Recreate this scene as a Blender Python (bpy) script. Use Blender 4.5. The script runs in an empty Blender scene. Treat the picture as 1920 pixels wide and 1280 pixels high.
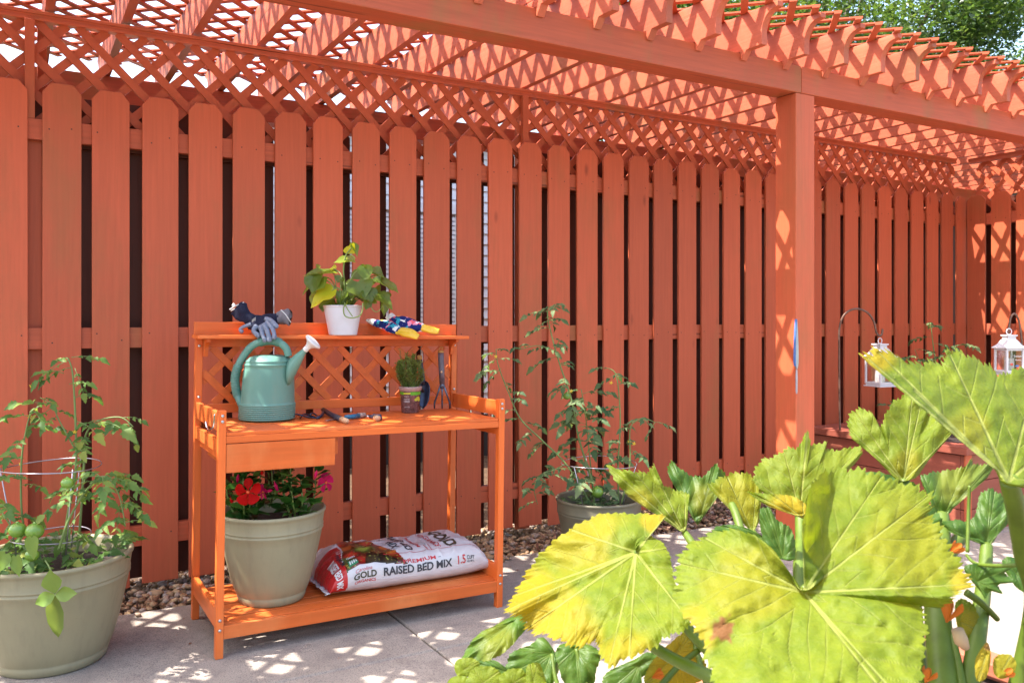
import bpy, bmesh, math, random
from mathutils import Vector, Matrix, noise
S = bpy.context.scene
COL = S.collection
FP = 1582.0; YAW = math.radians(30.45); CY, SY = math.cos(YAW), math.sin(YAW); HOR = 597.0; EYE = 1.2
RIGHT = Vector((CY, -SY, 0)); FWD = Vector((SY, CY, 0)); UP = Vector((0, 0, 1))
V = Vector

def at(u, v, d):
    """a point of the place seen at photo position u, v, lying d metres away"""
    return V((0, 0, EYE)) + FWD*d + RIGHT*((u-960)/FP*d) + UP*((HOR-v)/FP*d)
def onY(u, v, Y):
    t = (u-960)/FP
    return at(u, v, Y/(CY-SY*t))
def onZ(u, v, z):
    return at(u, v, (EYE-z)*FP/(v-HOR))
def gz(x):
    return -.012*(max(-1.3, min(4.5, x))-.6)
def clamp(x, a=0., b=1.): return max(a, min(b, x))
def sstep(a, b, x):
    t = clamp((x-a)/(b-a)); return t*t*(3-2*t)

# ------------------------------------------------------------------ objects
ROOTM = {}
def tag(o, label=None, cat=None, group=None, kind=None):
    if label: o['label'] = label
    if cat: o['category'] = cat
    if group: o['group'] = group
    if kind: o['kind'] = kind
    return o
def thing(name, label, cat, loc=(0, 0, 0), group=None, M=None):
    o = bpy.data.objects.new(name, None); COL.objects.link(o)
    o.empty_display_size = .1
    if M is None: M = Matrix.Translation(V(loc))
    o.matrix_world = M
    ROOTM[o.name] = M.copy()
    return tag(o, label, cat, group)

class MB:
    def __init__(s): s.v = []; s.f = []; s.m = []; s.col = None; s.smooth = []
    def add(s, vs, fs, mi=0, sm=False):
        n = len(s.v); s.v += [V(p) for p in vs]
        s.f += [tuple(i+n for i in f) for f in fs]; s.m += [mi]*len(fs); s.smooth += [sm]*len(fs)
        return n
    def box(s, a, b, mi=0, M=None):
        x0, y0, z0 = a; x1, y1, z1 = b
        vs = [V(p) for p in ((x0,y0,z0),(x1,y0,z0),(x1,y1,z0),(x0,y1,z0),(x0,y0,z1),(x1,y0,z1),(x1,y1,z1),(x0,y1,z1))]
        if M is not None: vs = [M@p for p in vs]
        s.add(vs, [(0,3,2,1),(4,5,6,7),(0,1,5,4),(1,2,6,5),(2,3,7,6),(3,0,4,7)], mi)
    def bar(s, p, q, w, h, up=(0, 0, 1), mi=0):
        """square bar from p to q: w across, h along up"""
        p, q = V(p), V(q); t = (q-p).normalized(); a = t.cross(V(up)).normalized(); b = a.cross(t).normalized()
        vs = []
        for c in (p, q):
            for i, j in ((-1,-1),(1,-1),(1,1),(-1,1)): vs.append(c+a*(i*w/2)+b*(j*h/2))
        s.add(vs, [(3,2,1,0),(4,5,6,7),(0,1,5,4),(1,2,6,5),(2,3,7,6),(3,0,4,7)], mi)
    def prism(s, pts, ext, mi=0):
        """polygon pts (3D, planar) extruded by vector ext"""
        n = len(pts); ext = V(ext)
        vs = [V(p) for p in pts]+[V(p)+ext for p in pts]
        s.add(vs, [tuple(range(n-1, -1, -1)), tuple(range(n, 2*n))]+[(i, (i+1) % n, n+(i+1) % n, n+i) for i in range(n)], mi)
    def loft(s, rings, cap=True, mi=0, sm=True, closed=True):
        n = len(rings[0]); vs = [p for r in rings for p in r]; fs = []
        for k in range(len(rings)-1):
            for i in range(n if closed else n-1):
                j = (i+1) % n; fs.append((k*n+i, k*n+j, (k+1)*n+j, (k+1)*n+i))
        if cap and closed:
            fs.append(tuple(range(n-1, -1, -1))); fs.append(tuple((len(rings)-1)*n+i for i in range(n)))
        s.add(vs, fs, mi, sm)
    def tube(s, pts, r, n=8, mi=0, cap=True, up=None, flat=1.0, closed=False):
        pts = [V(p) for p in pts]; N = len(pts)
        rr = r if isinstance(r, (list, tuple)) else [r]*N
        rings = []; prev = None
        for i, p in enumerate(pts):
            if closed: t = (pts[(i+1) % N]-pts[(i-1) % N])
            else: t = (pts[min(i+1, N-1)]-pts[max(i-1, 0)])
            if t.length < 1e-9: t = V((0, 0, 1))
            t.normalize()
            if up is not None: a = V(up)
            elif prev is None: a = V((0, 0, 1)) if abs(t.z) < .9 else V((1, 0, 0))
            else: a = prev
            a = (a-t*a.dot(t))
            if a.length < 1e-6: a = t.orthogonal()
            a.normalize(); prev = a; b = t.cross(a)
            ra = rr[i]; rb, rc = (ra if isinstance(ra, tuple) else (ra*flat, ra))
            rings.append([p+a*(math.cos(k*2*math.pi/n)*rb)+b*(math.sin(k*2*math.pi/n)*rc) for k in range(n)])
        if closed: rings.append(rings[0]); cap = False
        s.loft(rings, cap, mi, True)
    def lathe(s, prof, c=(0, 0, 0), n=40, mi=0, sx=1., sy=1., M=None, cap=False):
        c = V(c); rings = []
        for r, z in prof:
            ring = [V((math.cos(k*2*math.pi/n)*r*sx, math.sin(k*2*math.pi/n)*r*sy, z)) for k in range(n)]
            rings.append([(M@p if M is not None else p)+c for p in ring])
        s.loft(rings, cap, mi, True)
    def ball(s, c, r, n=10, m=7, mi=0, sc=(1, 1, 1), nz=0., seed=0):
        vs = [V((0, 0, -1))]; fs = []
        for i in range(1, m):
            a = -math.pi/2+math.pi*i/m
            for k in range(n):
                b = 2*math.pi*k/n; vs.append(V((math.cos(a)*math.cos(b), math.cos(a)*math.sin(b), math.sin(a))))
        vs.append(V((0, 0, 1))); L = len(vs)-1
        for k in range(n):
            fs.append((0, 1+(k+1) % n, 1+k)); fs.append((L, L-n+k, L-n+(k+1) % n))
        for i in range(m-2):
            for k in range(n):
                a = 1+i*n+k; b = 1+i*n+(k+1) % n; fs.append((a, b, b+n, a+n))
        out = []
        for p in vs:
            q = V((p.x*sc[0], p.y*sc[1], p.z*sc[2]))*r
            if nz: q *= 1+nz*noise.noise(p*1.7+V((seed*7.1, seed*3.3, 0)))
            out.append(V(c)+q)
        s.add(out, fs, mi, True)
    def build(s, name, mats, parent=None, local=False, bevel=0, attr=None, solid=0, sub=0, weld=False):
        me = bpy.data.meshes.new(name)
        vs = s.v
        if parent is not None and not local:
            pr = parent
            while pr.name not in ROOTM: pr = pr.parent
            inv = ROOTM[pr.name].inverted(); vs = [inv@p for p in vs]
        elif parent is None and not local:
            pass
        me.from_pydata([tuple(p) for p in vs], [], s.f); 
        if not isinstance(mats, (list, tuple)): mats = [mats]
        for m in mats: me.materials.append(m)
        me.polygons.foreach_set('material_index', s.m)
        me.polygons.foreach_set('use_smooth', s.smooth)
        if attr:
            for an, vals in attr.items():
                a = me.attributes.new(an, 'FLOAT', 'POINT'); a.data.foreach_set('value', vals)
        me.update()
        o = bpy.data.objects.new(name, me); COL.objects.link(o)
        if parent is not None: o.parent = parent
        if weld:
            w = o.modifiers.new('w', 'WELD'); w.merge_threshold = .0002
        if bevel:
            b = o.modifiers.new('b', 'BEVEL'); b.width = bevel; b.segments = 2; b.limit_method = 'ANGLE'; b.angle_limit = .6; b.harden_normals = False
        if solid:
            q = o.modifiers.new('s', 'SOLIDIFY'); q.thickness = solid; q.offset = 0
        if sub:
            q = o.modifiers.new('u', 'SUBSURF'); q.levels = sub; q.render_levels = sub
        return o
def solo(mb, name, mats, label, cat, loc, group=None, **k):
    """a thing that is one mesh, with its origin at loc"""
    inv = Matrix.Translation(-V(loc)); mb.v = [inv@p for p in mb.v]
    o = mb.build(name, mats, None, local=True, **k); o.location = V(loc)
    return tag(o, label, cat, group)
def catmull(pts, k=6, closed=False):
    pts = [V(p) for p in pts]; N = len(pts); out = []
    for i in range(N if closed else N-1):
        g = (lambda j: pts[j % N]) if closed else (lambda j: pts[max(0, min(N-1, j))])
        a, b, c, d = g(i-1), g(i), g(i+1), g(i+2)
        for j in range(k):
            t = j/k
            out.append(.5*((2*b)+(c-a)*t+(2*a-5*b+4*c-d)*t*t+(3*b-a-3*c+d)*t**3))
    if not closed: out.append(pts[-1])
    return out

# ------------------------------------------------------------------ materials
class NT:
    def __init__(s, name):
        s.m = bpy.data.materials.new(name); s.m.use_nodes = True; s.t = s.m.node_tree; s.n = s.t.nodes; s.n.clear()
        s.out = s.n.new('ShaderNodeOutputMaterial')
    def node(s, typ, **k):
        n = s.n.new('ShaderNode'+typ)
        for a, b in k.items():
            if a in n.inputs.keys() if isinstance(a, str) else False: n.inputs[a].default_value = b
            else: setattr(n, a, b)
        return n
    def link(s, a, b): s.t.links.new(a, b)
    def coords(s, scale=(1, 1, 1), rand=True, kind='Object'):
        tc = s.node('TexCoord'); mp = s.node('Mapping'); mp.inputs['Scale'].default_value = scale
        if rand:
            oi = s.node('ObjectInfo'); ml = s.node('Math', operation='MULTIPLY'); s.link(oi.outputs['Random'], ml.inputs[0]); ml.inputs[1].default_value = 37.
            va = s.node('VectorMath', operation='ADD'); s.link(tc.outputs[kind], va.inputs[0]); s.link(ml.outputs[0], va.inputs[1])
            s.link(va.outputs[0], mp.inputs['Vector'])
        else: s.link(tc.outputs[kind], mp.inputs['Vector'])
        return mp.outputs['Vector']
    def noise(s, vec, scale, detail=4, rough=.55):
        n = s.node('TexNoise'); n.inputs['Scale'].default_value = scale; n.inputs['Detail'].default_value = detail; n.inputs['Roughness'].default_value = rough
        if vec is not None: s.link(vec, n.inputs['Vector'])
        return n.outputs['Fac']
    def ramp(s, fac, stops):
        r = s.node('ValToRGB'); e = r.color_ramp.elements
        while len(e) < len(stops): e.new(.5)
        for i, (p, c) in enumerate(stops):
            e[i].position = p; e[i].color = (c[0], c[1], c[2], 1) if isinstance(c, (tuple, list)) else (c, c, c, 1)
        s.link(fac, r.inputs['Fac']); return r.outputs['Color']
    def mix(s, fac, a, b, blend='MIX'):
        m = s.node('Mix', data_type='RGBA', blend_type=blend)
        for x, i in ((fac, 0), (a, 6), (b, 7)):
            if isinstance(x, (int, float)): m.inputs[i].default_value = x
            elif isinstance(x, (tuple, list)): m.inputs[i].default_value = (x[0], x[1], x[2], 1)
            else: s.link(x, m.inputs[i])
        return m.outputs[2]
    def math(s, op, a, b=0.):
        m = s.node('Math', operation=op)
        for x, i in ((a, 0), (b, 1)):
            if isinstance(x, (int, float)): m.inputs[i].default_value = x
            else: s.link(x, m.inputs[i])
        return m.outputs[0]
    def bump(s, h, strength=.3, dist=.01, nrm=None):
        b = s.node('Bump'); b.inputs['Strength'].default_value = strength; b.inputs['Distance'].default_value = dist
        s.link(h, b.inputs['Height'])
        if nrm is not None: s.link(nrm, b.inputs['Normal'])
        return b.outputs['Normal']
    def attr(s, name):
        a = s.node('Attribute', attribute_name=name); return a.outputs['Fac']
    def pbr(s, col, rough=.5, nrm=None, metal=0., spec=.5, trans=0., alpha=1., sss=0., tl=None, tlfac=0., coat=0.):
        ALB = .76
        if isinstance(col, (tuple, list)): col = sc(col, ALB)
        else: col = s.mix(1., col, (ALB, ALB, ALB), 'MULTIPLY')
        if tl is not None: tl = sc(tl, ALB) if isinstance(tl, (tuple, list)) else s.mix(1., tl, (ALB, ALB, ALB), 'MULTIPLY')
        p = s.node('BsdfPrincipled')
        for x, k in ((col, 'Base Color'), (rough, 'Roughness')):
            if isinstance(x, (int, float)): p.inputs[k].default_value = x
            elif isinstance(x, (tuple, list)): p.inputs[k].default_value = (x[0], x[1], x[2], 1)
            else: s.link(x, p.inputs[k])
        p.inputs['Metallic'].default_value = metal; p.inputs['Specular IOR Level'].default_value = spec
        p.inputs['Transmission Weight'].default_value = trans; p.inputs['Coat Weight'].default_value = coat
        if nrm is not None: s.link(nrm, p.inputs['Normal'])
        res = p.outputs[0]
        if tl is not None:
            t = s.node('BsdfTranslucent')
            if isinstance(tl, (tuple, list)): t.inputs[0].default_value = (tl[0], tl[1], tl[2], 1)
            else: s.link(tl, t.inputs[0])
            if nrm is not None: s.link(nrm, t.inputs[1])
            ms = s.node('MixShader'); ms.inputs[0].default_value = tlfac
            s.link(res, ms.inputs[1]); s.link(t.outputs[0], ms.inputs[2]); res = ms.outputs[0]
        s.link(res, s.out.inputs['Surface']); return s.m
def sc(c, k): return tuple(min(1., x*k) for x in c)
def wood(name, base, stretch=(1, 1, .06), rough=.55, var=.16, grain=70, bump=.25, crack=True, stain=None, ct=.765):
    n = NT(name); vec = n.coords(stretch)
    g = n.noise(vec, grain, 5, .6); big = n.noise(n.coords((1, 1, .5)), 2.3, 3)
    c = n.ramp(g, [(.25, sc(base, 1-var)), (.7, sc(base, 1+var*.7))])
    c = n.mix(n.math('MULTIPLY', big, .8), c, sc(base, .86))
    oi = n.node('ObjectInfo'); hs = n.node('HueSaturation'); n.link(c, hs.inputs['Color'])
    n.link(n.math('ADD', n.math('MULTIPLY', oi.outputs['Random'], .30), .84), hs.inputs['Value']); c = hs.outputs[0]
    h = g
    kv = n.node('TexVoronoi'); kv.inputs['Scale'].default_value = 4.2; n.link(n.coords(tuple(1 if x > .5 else .38 for x in stretch)), kv.inputs['Vector'])
    kn = n.ramp(kv.outputs['Distance'], [(.022, 1.), (.075, 0.)]); c = n.mix(n.math('MULTIPLY', kn, .75 if crack else 0.), c, sc(base, .45))
    if stain:
        st = n.ramp(n.noise(n.coords((1, 1, .35)), 3.1, 6, .65), [(.52, 0.), (.74, 1.)])
        c = n.mix(n.math('MULTIPLY', st, .55), c, stain)
    if crack:
        k = n.ramp(n.noise(n.coords(tuple(x*(1 if x > .5 else .5) for x in stretch)), 34, 2, .4), [(ct, 0.), (ct+.02, 1.)])
        c = n.mix(n.math('MULTIPLY', k, .7), c, sc(base, .25)); h = n.math('SUBTRACT', g, n.math('MULTIPLY', k, 2.))
    return n.pbr(c, rough, n.bump(h, bump, .003), spec=.35)
def dirty(name, base, dirt, rough=.45, amt=.5):
    n = NT(name); vec = n.coords(rand=False); g = n.noise(vec, 4, 5, .65); s_ = n.noise(n.coords((1, 1, .15), rand=False), 30, 4, .6); f = n.noise(vec, 160, 3)
    c = n.ramp(g, [(.3, sc(base, .92)), (.7, sc(base, 1.06))])
    c = n.mix(n.math('MULTIPLY', n.ramp(s_, [(.50, 0.), (.78, 1.)]), amt), c, dirt)
    c = n.mix(n.math('MULTIPLY', n.ramp(f, [(.66, 0.), (.72, 1.)]), .35), c, dirt)
    return n.pbr(c, n.ramp(s_, [(.4, rough), (.75, rough+.25)]), n.bump(f, .06, .002), spec=.4)
def plain(name, base, rough=.5, metal=0., spec=.5, var=.08, scale=20, bump=.05, coat=0., trans=0.):
    n = NT(name); g = n.noise(n.coords(), scale, 4)
    c = n.ramp(g, [(.3, sc(base, 1-var)), (.7, sc(base, 1+var))])
    return n.pbr(c, rough, n.bump(g, bump, .003), metal=metal, spec=spec, coat=coat, trans=trans)
def leafmat(name, base, tl, fac=.4, rough=.45, var=.3, scale=9, island=True, spec=.4, yellow=None):
    n = NT(name); g = n.noise(n.coords(), scale, 3)
    if island:
        ge = n.node('NewGeometry'); r = ge.outputs['Random Per Island']
        g = n.math('ADD', n.math('MULTIPLY', g, .5), n.math('MULTIPLY', r, .5))
    c = n.ramp(g, [(.2, sc(base, 1-var)), (.8, sc(base, 1+var))]); t = n.ramp(g, [(.2, sc(tl, 1-var)), (.8, sc(tl, 1+var))])
    if yellow:
        k = n.ramp(r, [(.86, 0.), (.93, 1.)]); c = n.mix(k, c, yellow); t = n.mix(k, t, yellow)
    return n.pbr(c, rough, spec=spec, tl=t, tlfac=fac)

PAINT = (.65, .132, .055)
M = {}
M['picket'] = wood('painted_cedar_upright', PAINT, (1, 1, .045), stain=(.36, .14, .05))
M['beam'] = wood('painted_beam', sc(PAINT, 1.0), (.05, 1, 1), stain=(.26, .19, .06), var=.25, ct=.69)
M['rafter'] = wood('painted_rafter', (.63, .140, .070), (1, .05, 1), stain=(.36, .17, .07), var=.22, bump=.5)
M['lattice'] = wood('painted_lattice', sc(PAINT, .92), (1, 1, 1), grain=30, crack=False)
ORANGE = (.86, .165, .030)
M['bench_x'] = wood('orange_stained_fir_long', ORANGE, (.05, 1, 1), rough=.42, var=.32, grain=34, bump=.4, stain=(.90, .33, .11))
M['bench_y'] = wood('orange_stained_fir_cross', ORANGE, (1, .05, 1), rough=.42, var=.32, grain=34, bump=.4, stain=(.90, .33, .11))
M['bench_z'] = wood('orange_stained_fir_upright', ORANGE, (1, 1, .05), rough=.42, var=.32, grain=34, bump=.4, stain=(.90, .33, .11))
M['back_board'] = wood('shade_darkened_cedar', (.15, .035, .018), (1, 1, .045))  # rear boards and rails: shade of the gaps put into the colour
M['nail'] = plain('rusty_nail', (.06, .03, .02), .7)
M['steel'] = plain('galvanised_steel', (.62, .62, .64), .32, metal=.9)
M['chrome'] = plain('chrome', (.75, .76, .8), .12, metal=1., var=.02)
M['soil'] = plain('potting_soil', (.035, .022, .016), .95, var=.6, scale=90, bump=1.)
# ------------------------------------------------------------------ world, sun, camera
random.seed(11)
SUN = V((-.50, .125, .93)).normalized()
w = bpy.data.worlds.new('World'); S.world = w; w.use_nodes = True
nt = w.node_tree; nt.nodes.clear()
sky = nt.nodes.new('ShaderNodeTexSky'); sky.sky_type = 'NISHITA'; sky.sun_disc = False
sky.sun_elevation = math.asin(SUN.z); sky.sun_rotation = math.atan2(SUN.x, SUN.y)
sky.air_density = 1.2; sky.dust_density = 4.0; sky.ozone_density = .8
bg = nt.nodes.new('ShaderNodeBackground'); bg.inputs[1].default_value = .15
wo = nt.nodes.new('ShaderNodeOutputWorld'); nt.links.new(sky.outputs[0], bg.inputs[0]); nt.links.new(bg.outputs[0], wo.inputs[0])
sl = bpy.data.lights.new('sun', 'SUN'); sl.energy = 3.8; sl.angle = math.radians(.4); sl.color = (1, .945, .86)
so = bpy.data.objects.new('sun', sl); COL.objects.link(so); so.rotation_euler = SUN.to_track_quat('Z', 'Y').to_euler(); so.location = SUN*20
cam = bpy.data.cameras.new('camera'); co = bpy.data.objects.new('camera', cam); COL.objects.link(co)
co.location = (0, 0, EYE); co.rotation_euler = (math.pi/2, 0, -YAW)
cam.sensor_width = 36; cam.lens = FP/1920*36; cam.shift_y = -(640-HOR)/1920; cam.clip_end = 300; cam.clip_start = .05
cam.dof.use_dof = True; cam.dof.focus_distance = 3.6; cam.dof.aperture_fstop = 9
S.camera = co
S.view_settings.view_transform = 'Standard'; S.view_settings.look = 'None'; S.view_settings.gamma = 1; S.view_settings.exposure = 2.12
S.render.engine = 'CYCLES'
S.cycles.max_bounces = 10; S.cycles.diffuse_bounces = 3; S.cycles.transparent_max_bounces = 12

# ------------------------------------------------------------------ ground
n = NT('concrete'); vec = n.coords(rand=False)
big = n.noise(vec, 1.7, 6, .6); mid = n.noise(vec, 9, 6, .65); fine = n.noise(vec, 220, 3, .7)
c = n.ramp(big, [(.3, (.36, .305, .255)), (.7, (.48, .415, .35))])
c = n.mix(n.ramp(mid, [(.45, 0.), (.7, .55)]), c, (.23, .19, .175))
c = n.mix(n.ramp(fine, [(.38, .75), (.50, 0.)]), c, (.13, .11, .105))
vo = n.node('TexVoronoi'); vo.inputs['Scale'].default_value = 60; n.link(vec, vo.inputs['Vector'])
c = n.mix(n.ramp(vo.outputs['Distance'], [(.08, .7), (.16, 0.)]), c, (.13, .11, .11))
M['concrete'] = n.pbr(c, .85, n.bump(n.math('ADD', fine, n.math('MULTIPLY', mid, 1.5)), .5, .004), spec=.25)
n = NT('dirt'); vec = n.coords(rand=False); g = n.noise(vec, 14, 8, .7)
M['dirt'] = n.pbr(n.ramp(g, [(.3, (.06, .035, .022)), (.7, (.17, .10, .06))]), .95, n.bump(g, .9, .03), spec=.2)
n = NT('lawn'); vec = n.coords(rand=False); g = n.noise(vec, 30, 8, .7)
M['lawn'] = n.pbr(n.ramp(g, [(.3, (.03, .05, .012)), (.7, (.09, .12, .03))]), .95, n.bump(g, .9, .03), spec=.2)
mb = MB(); mb.add([(-60, -60, -.12), (90, -60, -.12), (90, 120, -.12), (-60, 120, -.12)], [(0, 1, 2, 3)])
tag(mb.build('ground', M['lawn']), kind='structure')
mb = MB(); xs = [-6, -3.9, -1.3, 1.325, 2.78, 4.5, 6.1, 7.7, 9.5]; ys = [-3, -1.6, -.4, .9, 2.8, 3.74]
for i in range(len(xs)-1):
    for j in range(len(ys)-1):
        x0, x1, y0, y1 = xs[i]+.004, xs[i+1]-.004, ys[j]+.004, ys[j+1]-.004
        if j == 4: y1 += .01*math.sin(i)
        nx = 1; dz = -.01
        top = [(x0, y0, gz(x0)), (x1, y0, gz(x1)), (x1, y1, gz(x1)), (x0, y1, gz(x0))]
        b_ = .006
        ins = [(x0+b_, y0+b_, 0), (x1-b_, y0+b_, 0), (x1-b_, y1-b_, 0), (x0+b_, y1-b_, 0)]
        vs = [(p[0], p[1], -.115) for p in top]+[(p[0], p[1], p[2]-.006) for p in top]+[(p[0], p[1], gz(p[0])) for p in ins]
        fs = []
        for L in (0, 4):
            for k in range(4): q = (k+1) % 4; fs.append((L+k, L+q, L+4+q, L+4+k))
        fs.append((8, 9, 10, 11)); mb.add(vs, fs)
tag(mb.build('pavement', M['concrete']), kind='structure')
mb = MB(); mb.add([(-3, 3.6, -.055), (9, 3.6, -.075), (9, 7.0, -.095), (-3, 7.0, -.095)], [(0, 1, 2, 3)])
mb.add([(-6, -3, -.06), (9.5, -3, -.09), (9.5, 3.74, -.09), (-6, 3.74, -.06)], [(0, 1, 2, 3)])
tag(mb.build('soil_bed', M['dirt']), kind='structure')
# river gravel
n = NT('river_gravel'); ge = n.node('NewGeometry'); r = ge.outputs['Random Per Island']
c = n.ramp(r, [(0., (.20, .105, .05)), (.25, (.52, .31, .15)), (.5, (.68, .46, .25)), (.68, (.32, .19, .10)), (.85, (.62, .50, .40)), (1., (.34, .28, .25))])
g = n.noise(n.coords(rand=False), 90, 4); c = n.mix(n.math('MULTIPLY', g, .5), c, (.2, .1, .06))
M['gravel'] = n.pbr(c, .6, n.bump(g, .4, .003), spec=.4)
mb = MB(); rg = random.Random(3)
ico_v = []; ph = (1+5**.5)/2
for a in (-1, 1):
    for b in (-ph, ph): ico_v += [V((0, a, b)), V((a, b, 0)), V((b, 0, a))]
bmi = bmesh.new(); bmesh.ops.create_icosphere(bmi, subdivisions=1, radius=1); iv = [v.co.copy() for v in bmi.verts]; ifc = [tuple(v.index for v in f.verts) for f in bmi.faces]; bmi.free()
bmi = bmesh.new(); bmesh.ops.create_icosphere(bmi, subdivisions=2, radius=1); iv2 = [v.co.copy() for v in bmi.verts]; ifc2 = [tuple(v.index for v in f.verts) for f in bmi.faces]; bmi.free()
def stone(mb, x, y, z, r, hi):
    ax = V((rg.gauss(0, 1), rg.gauss(0, 1), rg.gauss(0, 1))).normalized(); R = Matrix.Rotation(rg.uniform(0, 6.28), 3, ax)
    s = V((rg.uniform(.8, 1.35), rg.uniform(.7, 1.), rg.uniform(.5, .8)))*r; o = V((rg.uniform(0, 50), rg.uniform(0, 50), 0))
    Rz = Matrix.Rotation(rg.uniform(0, 6.28), 3, 'Z')@Matrix.Rotation(rg.uniform(-.6, .6), 3, 'X')
    vs = []
    for p in (iv2 if hi else iv):
        q = p*(1+.42*noise.noise(p*1.3+o)); vs.append(V((x, y, z))+Rz@V((q.x*s.x, q.y*s.y, q.z*s.z)))
    mb.add(vs, ifc2 if hi else ifc, 0, True)
for k in range(8200):
    x = rg.uniform(-.5, 6.6); y = rg.uniform(3.725, 4.33)
    if y > 3.74+.03 or rg.random() < .5:
        r = rg.uniform(.009, .019)*(1 if rg.random() < .93 else 1.35)
        z = -.05-(0.01 if x > 3 else 0)+rg.uniform(0, .035)*(.6+.4*sstep(3.72, 3.85, y))+gz(x)*.5+.012
        if x > 2.9 and rg.random() < .45: continue
        stone(mb, x, y, z, r, x < 2.6)
for (cx, cy, n_) in ((.25, 3.70, 7), (1.95, 3.70, 8), (2.2, 3.69, 6)):
    for k in range(n_): stone(mb, cx+rg.uniform(-.2, .2), cy+rg.uniform(-.03, .03), gz(cx)+.006, rg.uniform(.007, .013), True)
tag(mb.build('gravel', M['gravel']), 'tan and brown river gravel along the foot of the red fence', 'gravel', kind='stuff')
# dry leaf litter between the gravel on the right
mb = MB()
for k in range(900):
    x = rg.uniform(2.9, 6.0) if rg.random() < .85 else rg.uniform(0, 3); y = rg.uniform(3.74, 4.05); c_ = V((x, y, gz(x)*.5-.005+rg.uniform(0, .02)))
    a = V((rg.gauss(0, 1), rg.gauss(0, 1), rg.gauss(0, .3))).normalized()*rg.uniform(.012, .03); b = a.cross(V((rg.gauss(0, .4), rg.gauss(0, .4), 1))).normalized()*rg.uniform(.005, .012)
    mb.add([c_-a, c_+b, c_+a+V((0, 0, .006)), c_-b], [(0, 1, 2, 3)])
for k in range(170):
    x = rg.uniform(-.4, 5.5); y = 3.72-abs(rg.gauss(0, .32)); c_ = V((x, y, gz(x)+.003)); q = rg.uniform(.003, .012)
    a = V((rg.gauss(0, 1), rg.gauss(0, 1), 0)).normalized()*q; b = a.cross(UP).normalized()*q*rg.uniform(.3, .6)
    mb.add([c_-a, c_+b+V((0, 0, .003)), c_+a+V((0, 0, .001)), c_-b], [(0, 1, 2, 3)])
n = NT('dry_leaf'); ge = n.node('NewGeometry')
M['litter'] = n.pbr(n.ramp(ge.outputs['Random Per Island'], [(0, (.10, .045, .03)), (.5, (.26, .12, .07)), (1, (.45, .27, .17))]), .8)
tag(mb.build('leaf_litter', M['litter']), 'dry brown leaf litter and bark chips among the gravel by the fence', 'leaf litter', kind='stuff')

# ------------------------------------------------------------------ fence
YF = 4.072
def picket_mb(xc, w, z0, z1, y0, th, lean=0., nails=(), cut=.03):
    mb = MB(); h = w/2
    pts = [(-h, z0), (h, z0), (h, z1-cut*1.3), (h-cut*1.1, z1), (-h+cut*1.1, z1), (-h, z1-cut*1.3)]
    mb.prism([(xc+a+lean*(z-z0), y0, z) for a, z in pts], (0, th, 0))
    for (nx, nz) in nails:
        c = V((xc+nx+lean*(nz-z0), y0-.0008, nz)); k = 6
        mb.add([c+V((math.cos(i*6.283/k)*.0035, 0, math.sin(i*6.283/k)*.0035)) for i in range(k)], [tuple(range(k))], 1)
    return mb
def strips(mb, x0, x1, z0, z1, pitch, w, th, y, sgn, phase=0., mapf=None):
    """diagonal slats clipped to a rectangle: x - sgn*z = const"""
    k = math.floor((x0-(z1-z0)-phase)/pitch)-1
    while True:
        c = phase+k*pitch; k += 1
        if c > x1+(z1-z0): break
        # line: x = c + sgn*(z-z0)
        za, zb = z0, z1
        if sgn > 0: za = max(z0, z0+(x0-c)); zb = min(z1, z0+(x1-c))
        else: za = max(z0, z0+(c-x1)); zb = min(z1, z0+(c-x0))
        if zb-za < .015: continue
        jw = w*random.uniform(.95, 1.05)
        p = V((c+sgn*(za-z0), y, za)); q = V((c+sgn*(zb-z0), y, zb))
        if mapf: p, q = mapf(p), mapf(q)
        mb.bar(p, q, jw, th, up=(mapf(V((0, 1, 0)))-mapf(V((0, 0, 0)))) if mapf else (0, 1, 0))
fence = thing('board_fence', 'long terracotta-red board fence with dog-eared boards and a lattice top, behind the potting bench', 'fence', (3, YF, 0))
rnd = random.Random(5)
PX = [.165+.196*k for k in range(-3, 22)]+[4.30+.013, 4.50]
PX = [.165+.196*k for k in range(-3, 33)]
PX = [x+(.02 if x > 4.6 else 0) for x in PX if x < 6.6]+[6.655]
for i, x in enumerate(PX):
    wd = .150+rnd.uniform(-.004, .002); zt = 2.195+rnd.uniform(-.007, .007); ln = rnd.uniform(-.0012, .0012)
    xx = x+rnd.uniform(-.003, .003)
    nails = [(s*.045+rnd.uniform(-.012, .012), z+rnd.uniform(-.02, .02)) for z in (2.0, 1.115, .23) for s in (-1, 1) if rnd.random() < .8]
    picket_mb(xx, wd, .022+rnd.uniform(-.012, .012), zt, YF+rnd.uniform(-.0015, .0015), .016, ln, nails).build('picket', [M['picket'], M['nail']], fence, bevel=.0015)
    xg = x+.098; s = xg/YF*.112
    wgap = {7: .005, 8: .007, 9: .014, 10: .016, 11: .018, 12: .030, 13: .032, 14: .034, 16: .006}.get(i, None)
    off = s-.051-wgap if wgap else (s-.02 if xg < 1. else s+.004)
    if xg > 5.8 and xg < 6.5: off = s-.066
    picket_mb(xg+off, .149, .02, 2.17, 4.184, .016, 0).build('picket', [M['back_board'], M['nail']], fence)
for z0, z1 in ((1.955, 2.043), (1.07, 1.16), (.185, .273)):
    mb = MB(); mb.box((-1.2, 4.0905, z0), (6.66, 4.127, z1)); mb.build('rail', M['beam'], fence, bevel=.002)
    mb = MB(); mb.box((-1.2, 4.150, z0-.01), (6.66, 4.183, z1-.01)); mb.build('rail', M['back_board'], fence)
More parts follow.
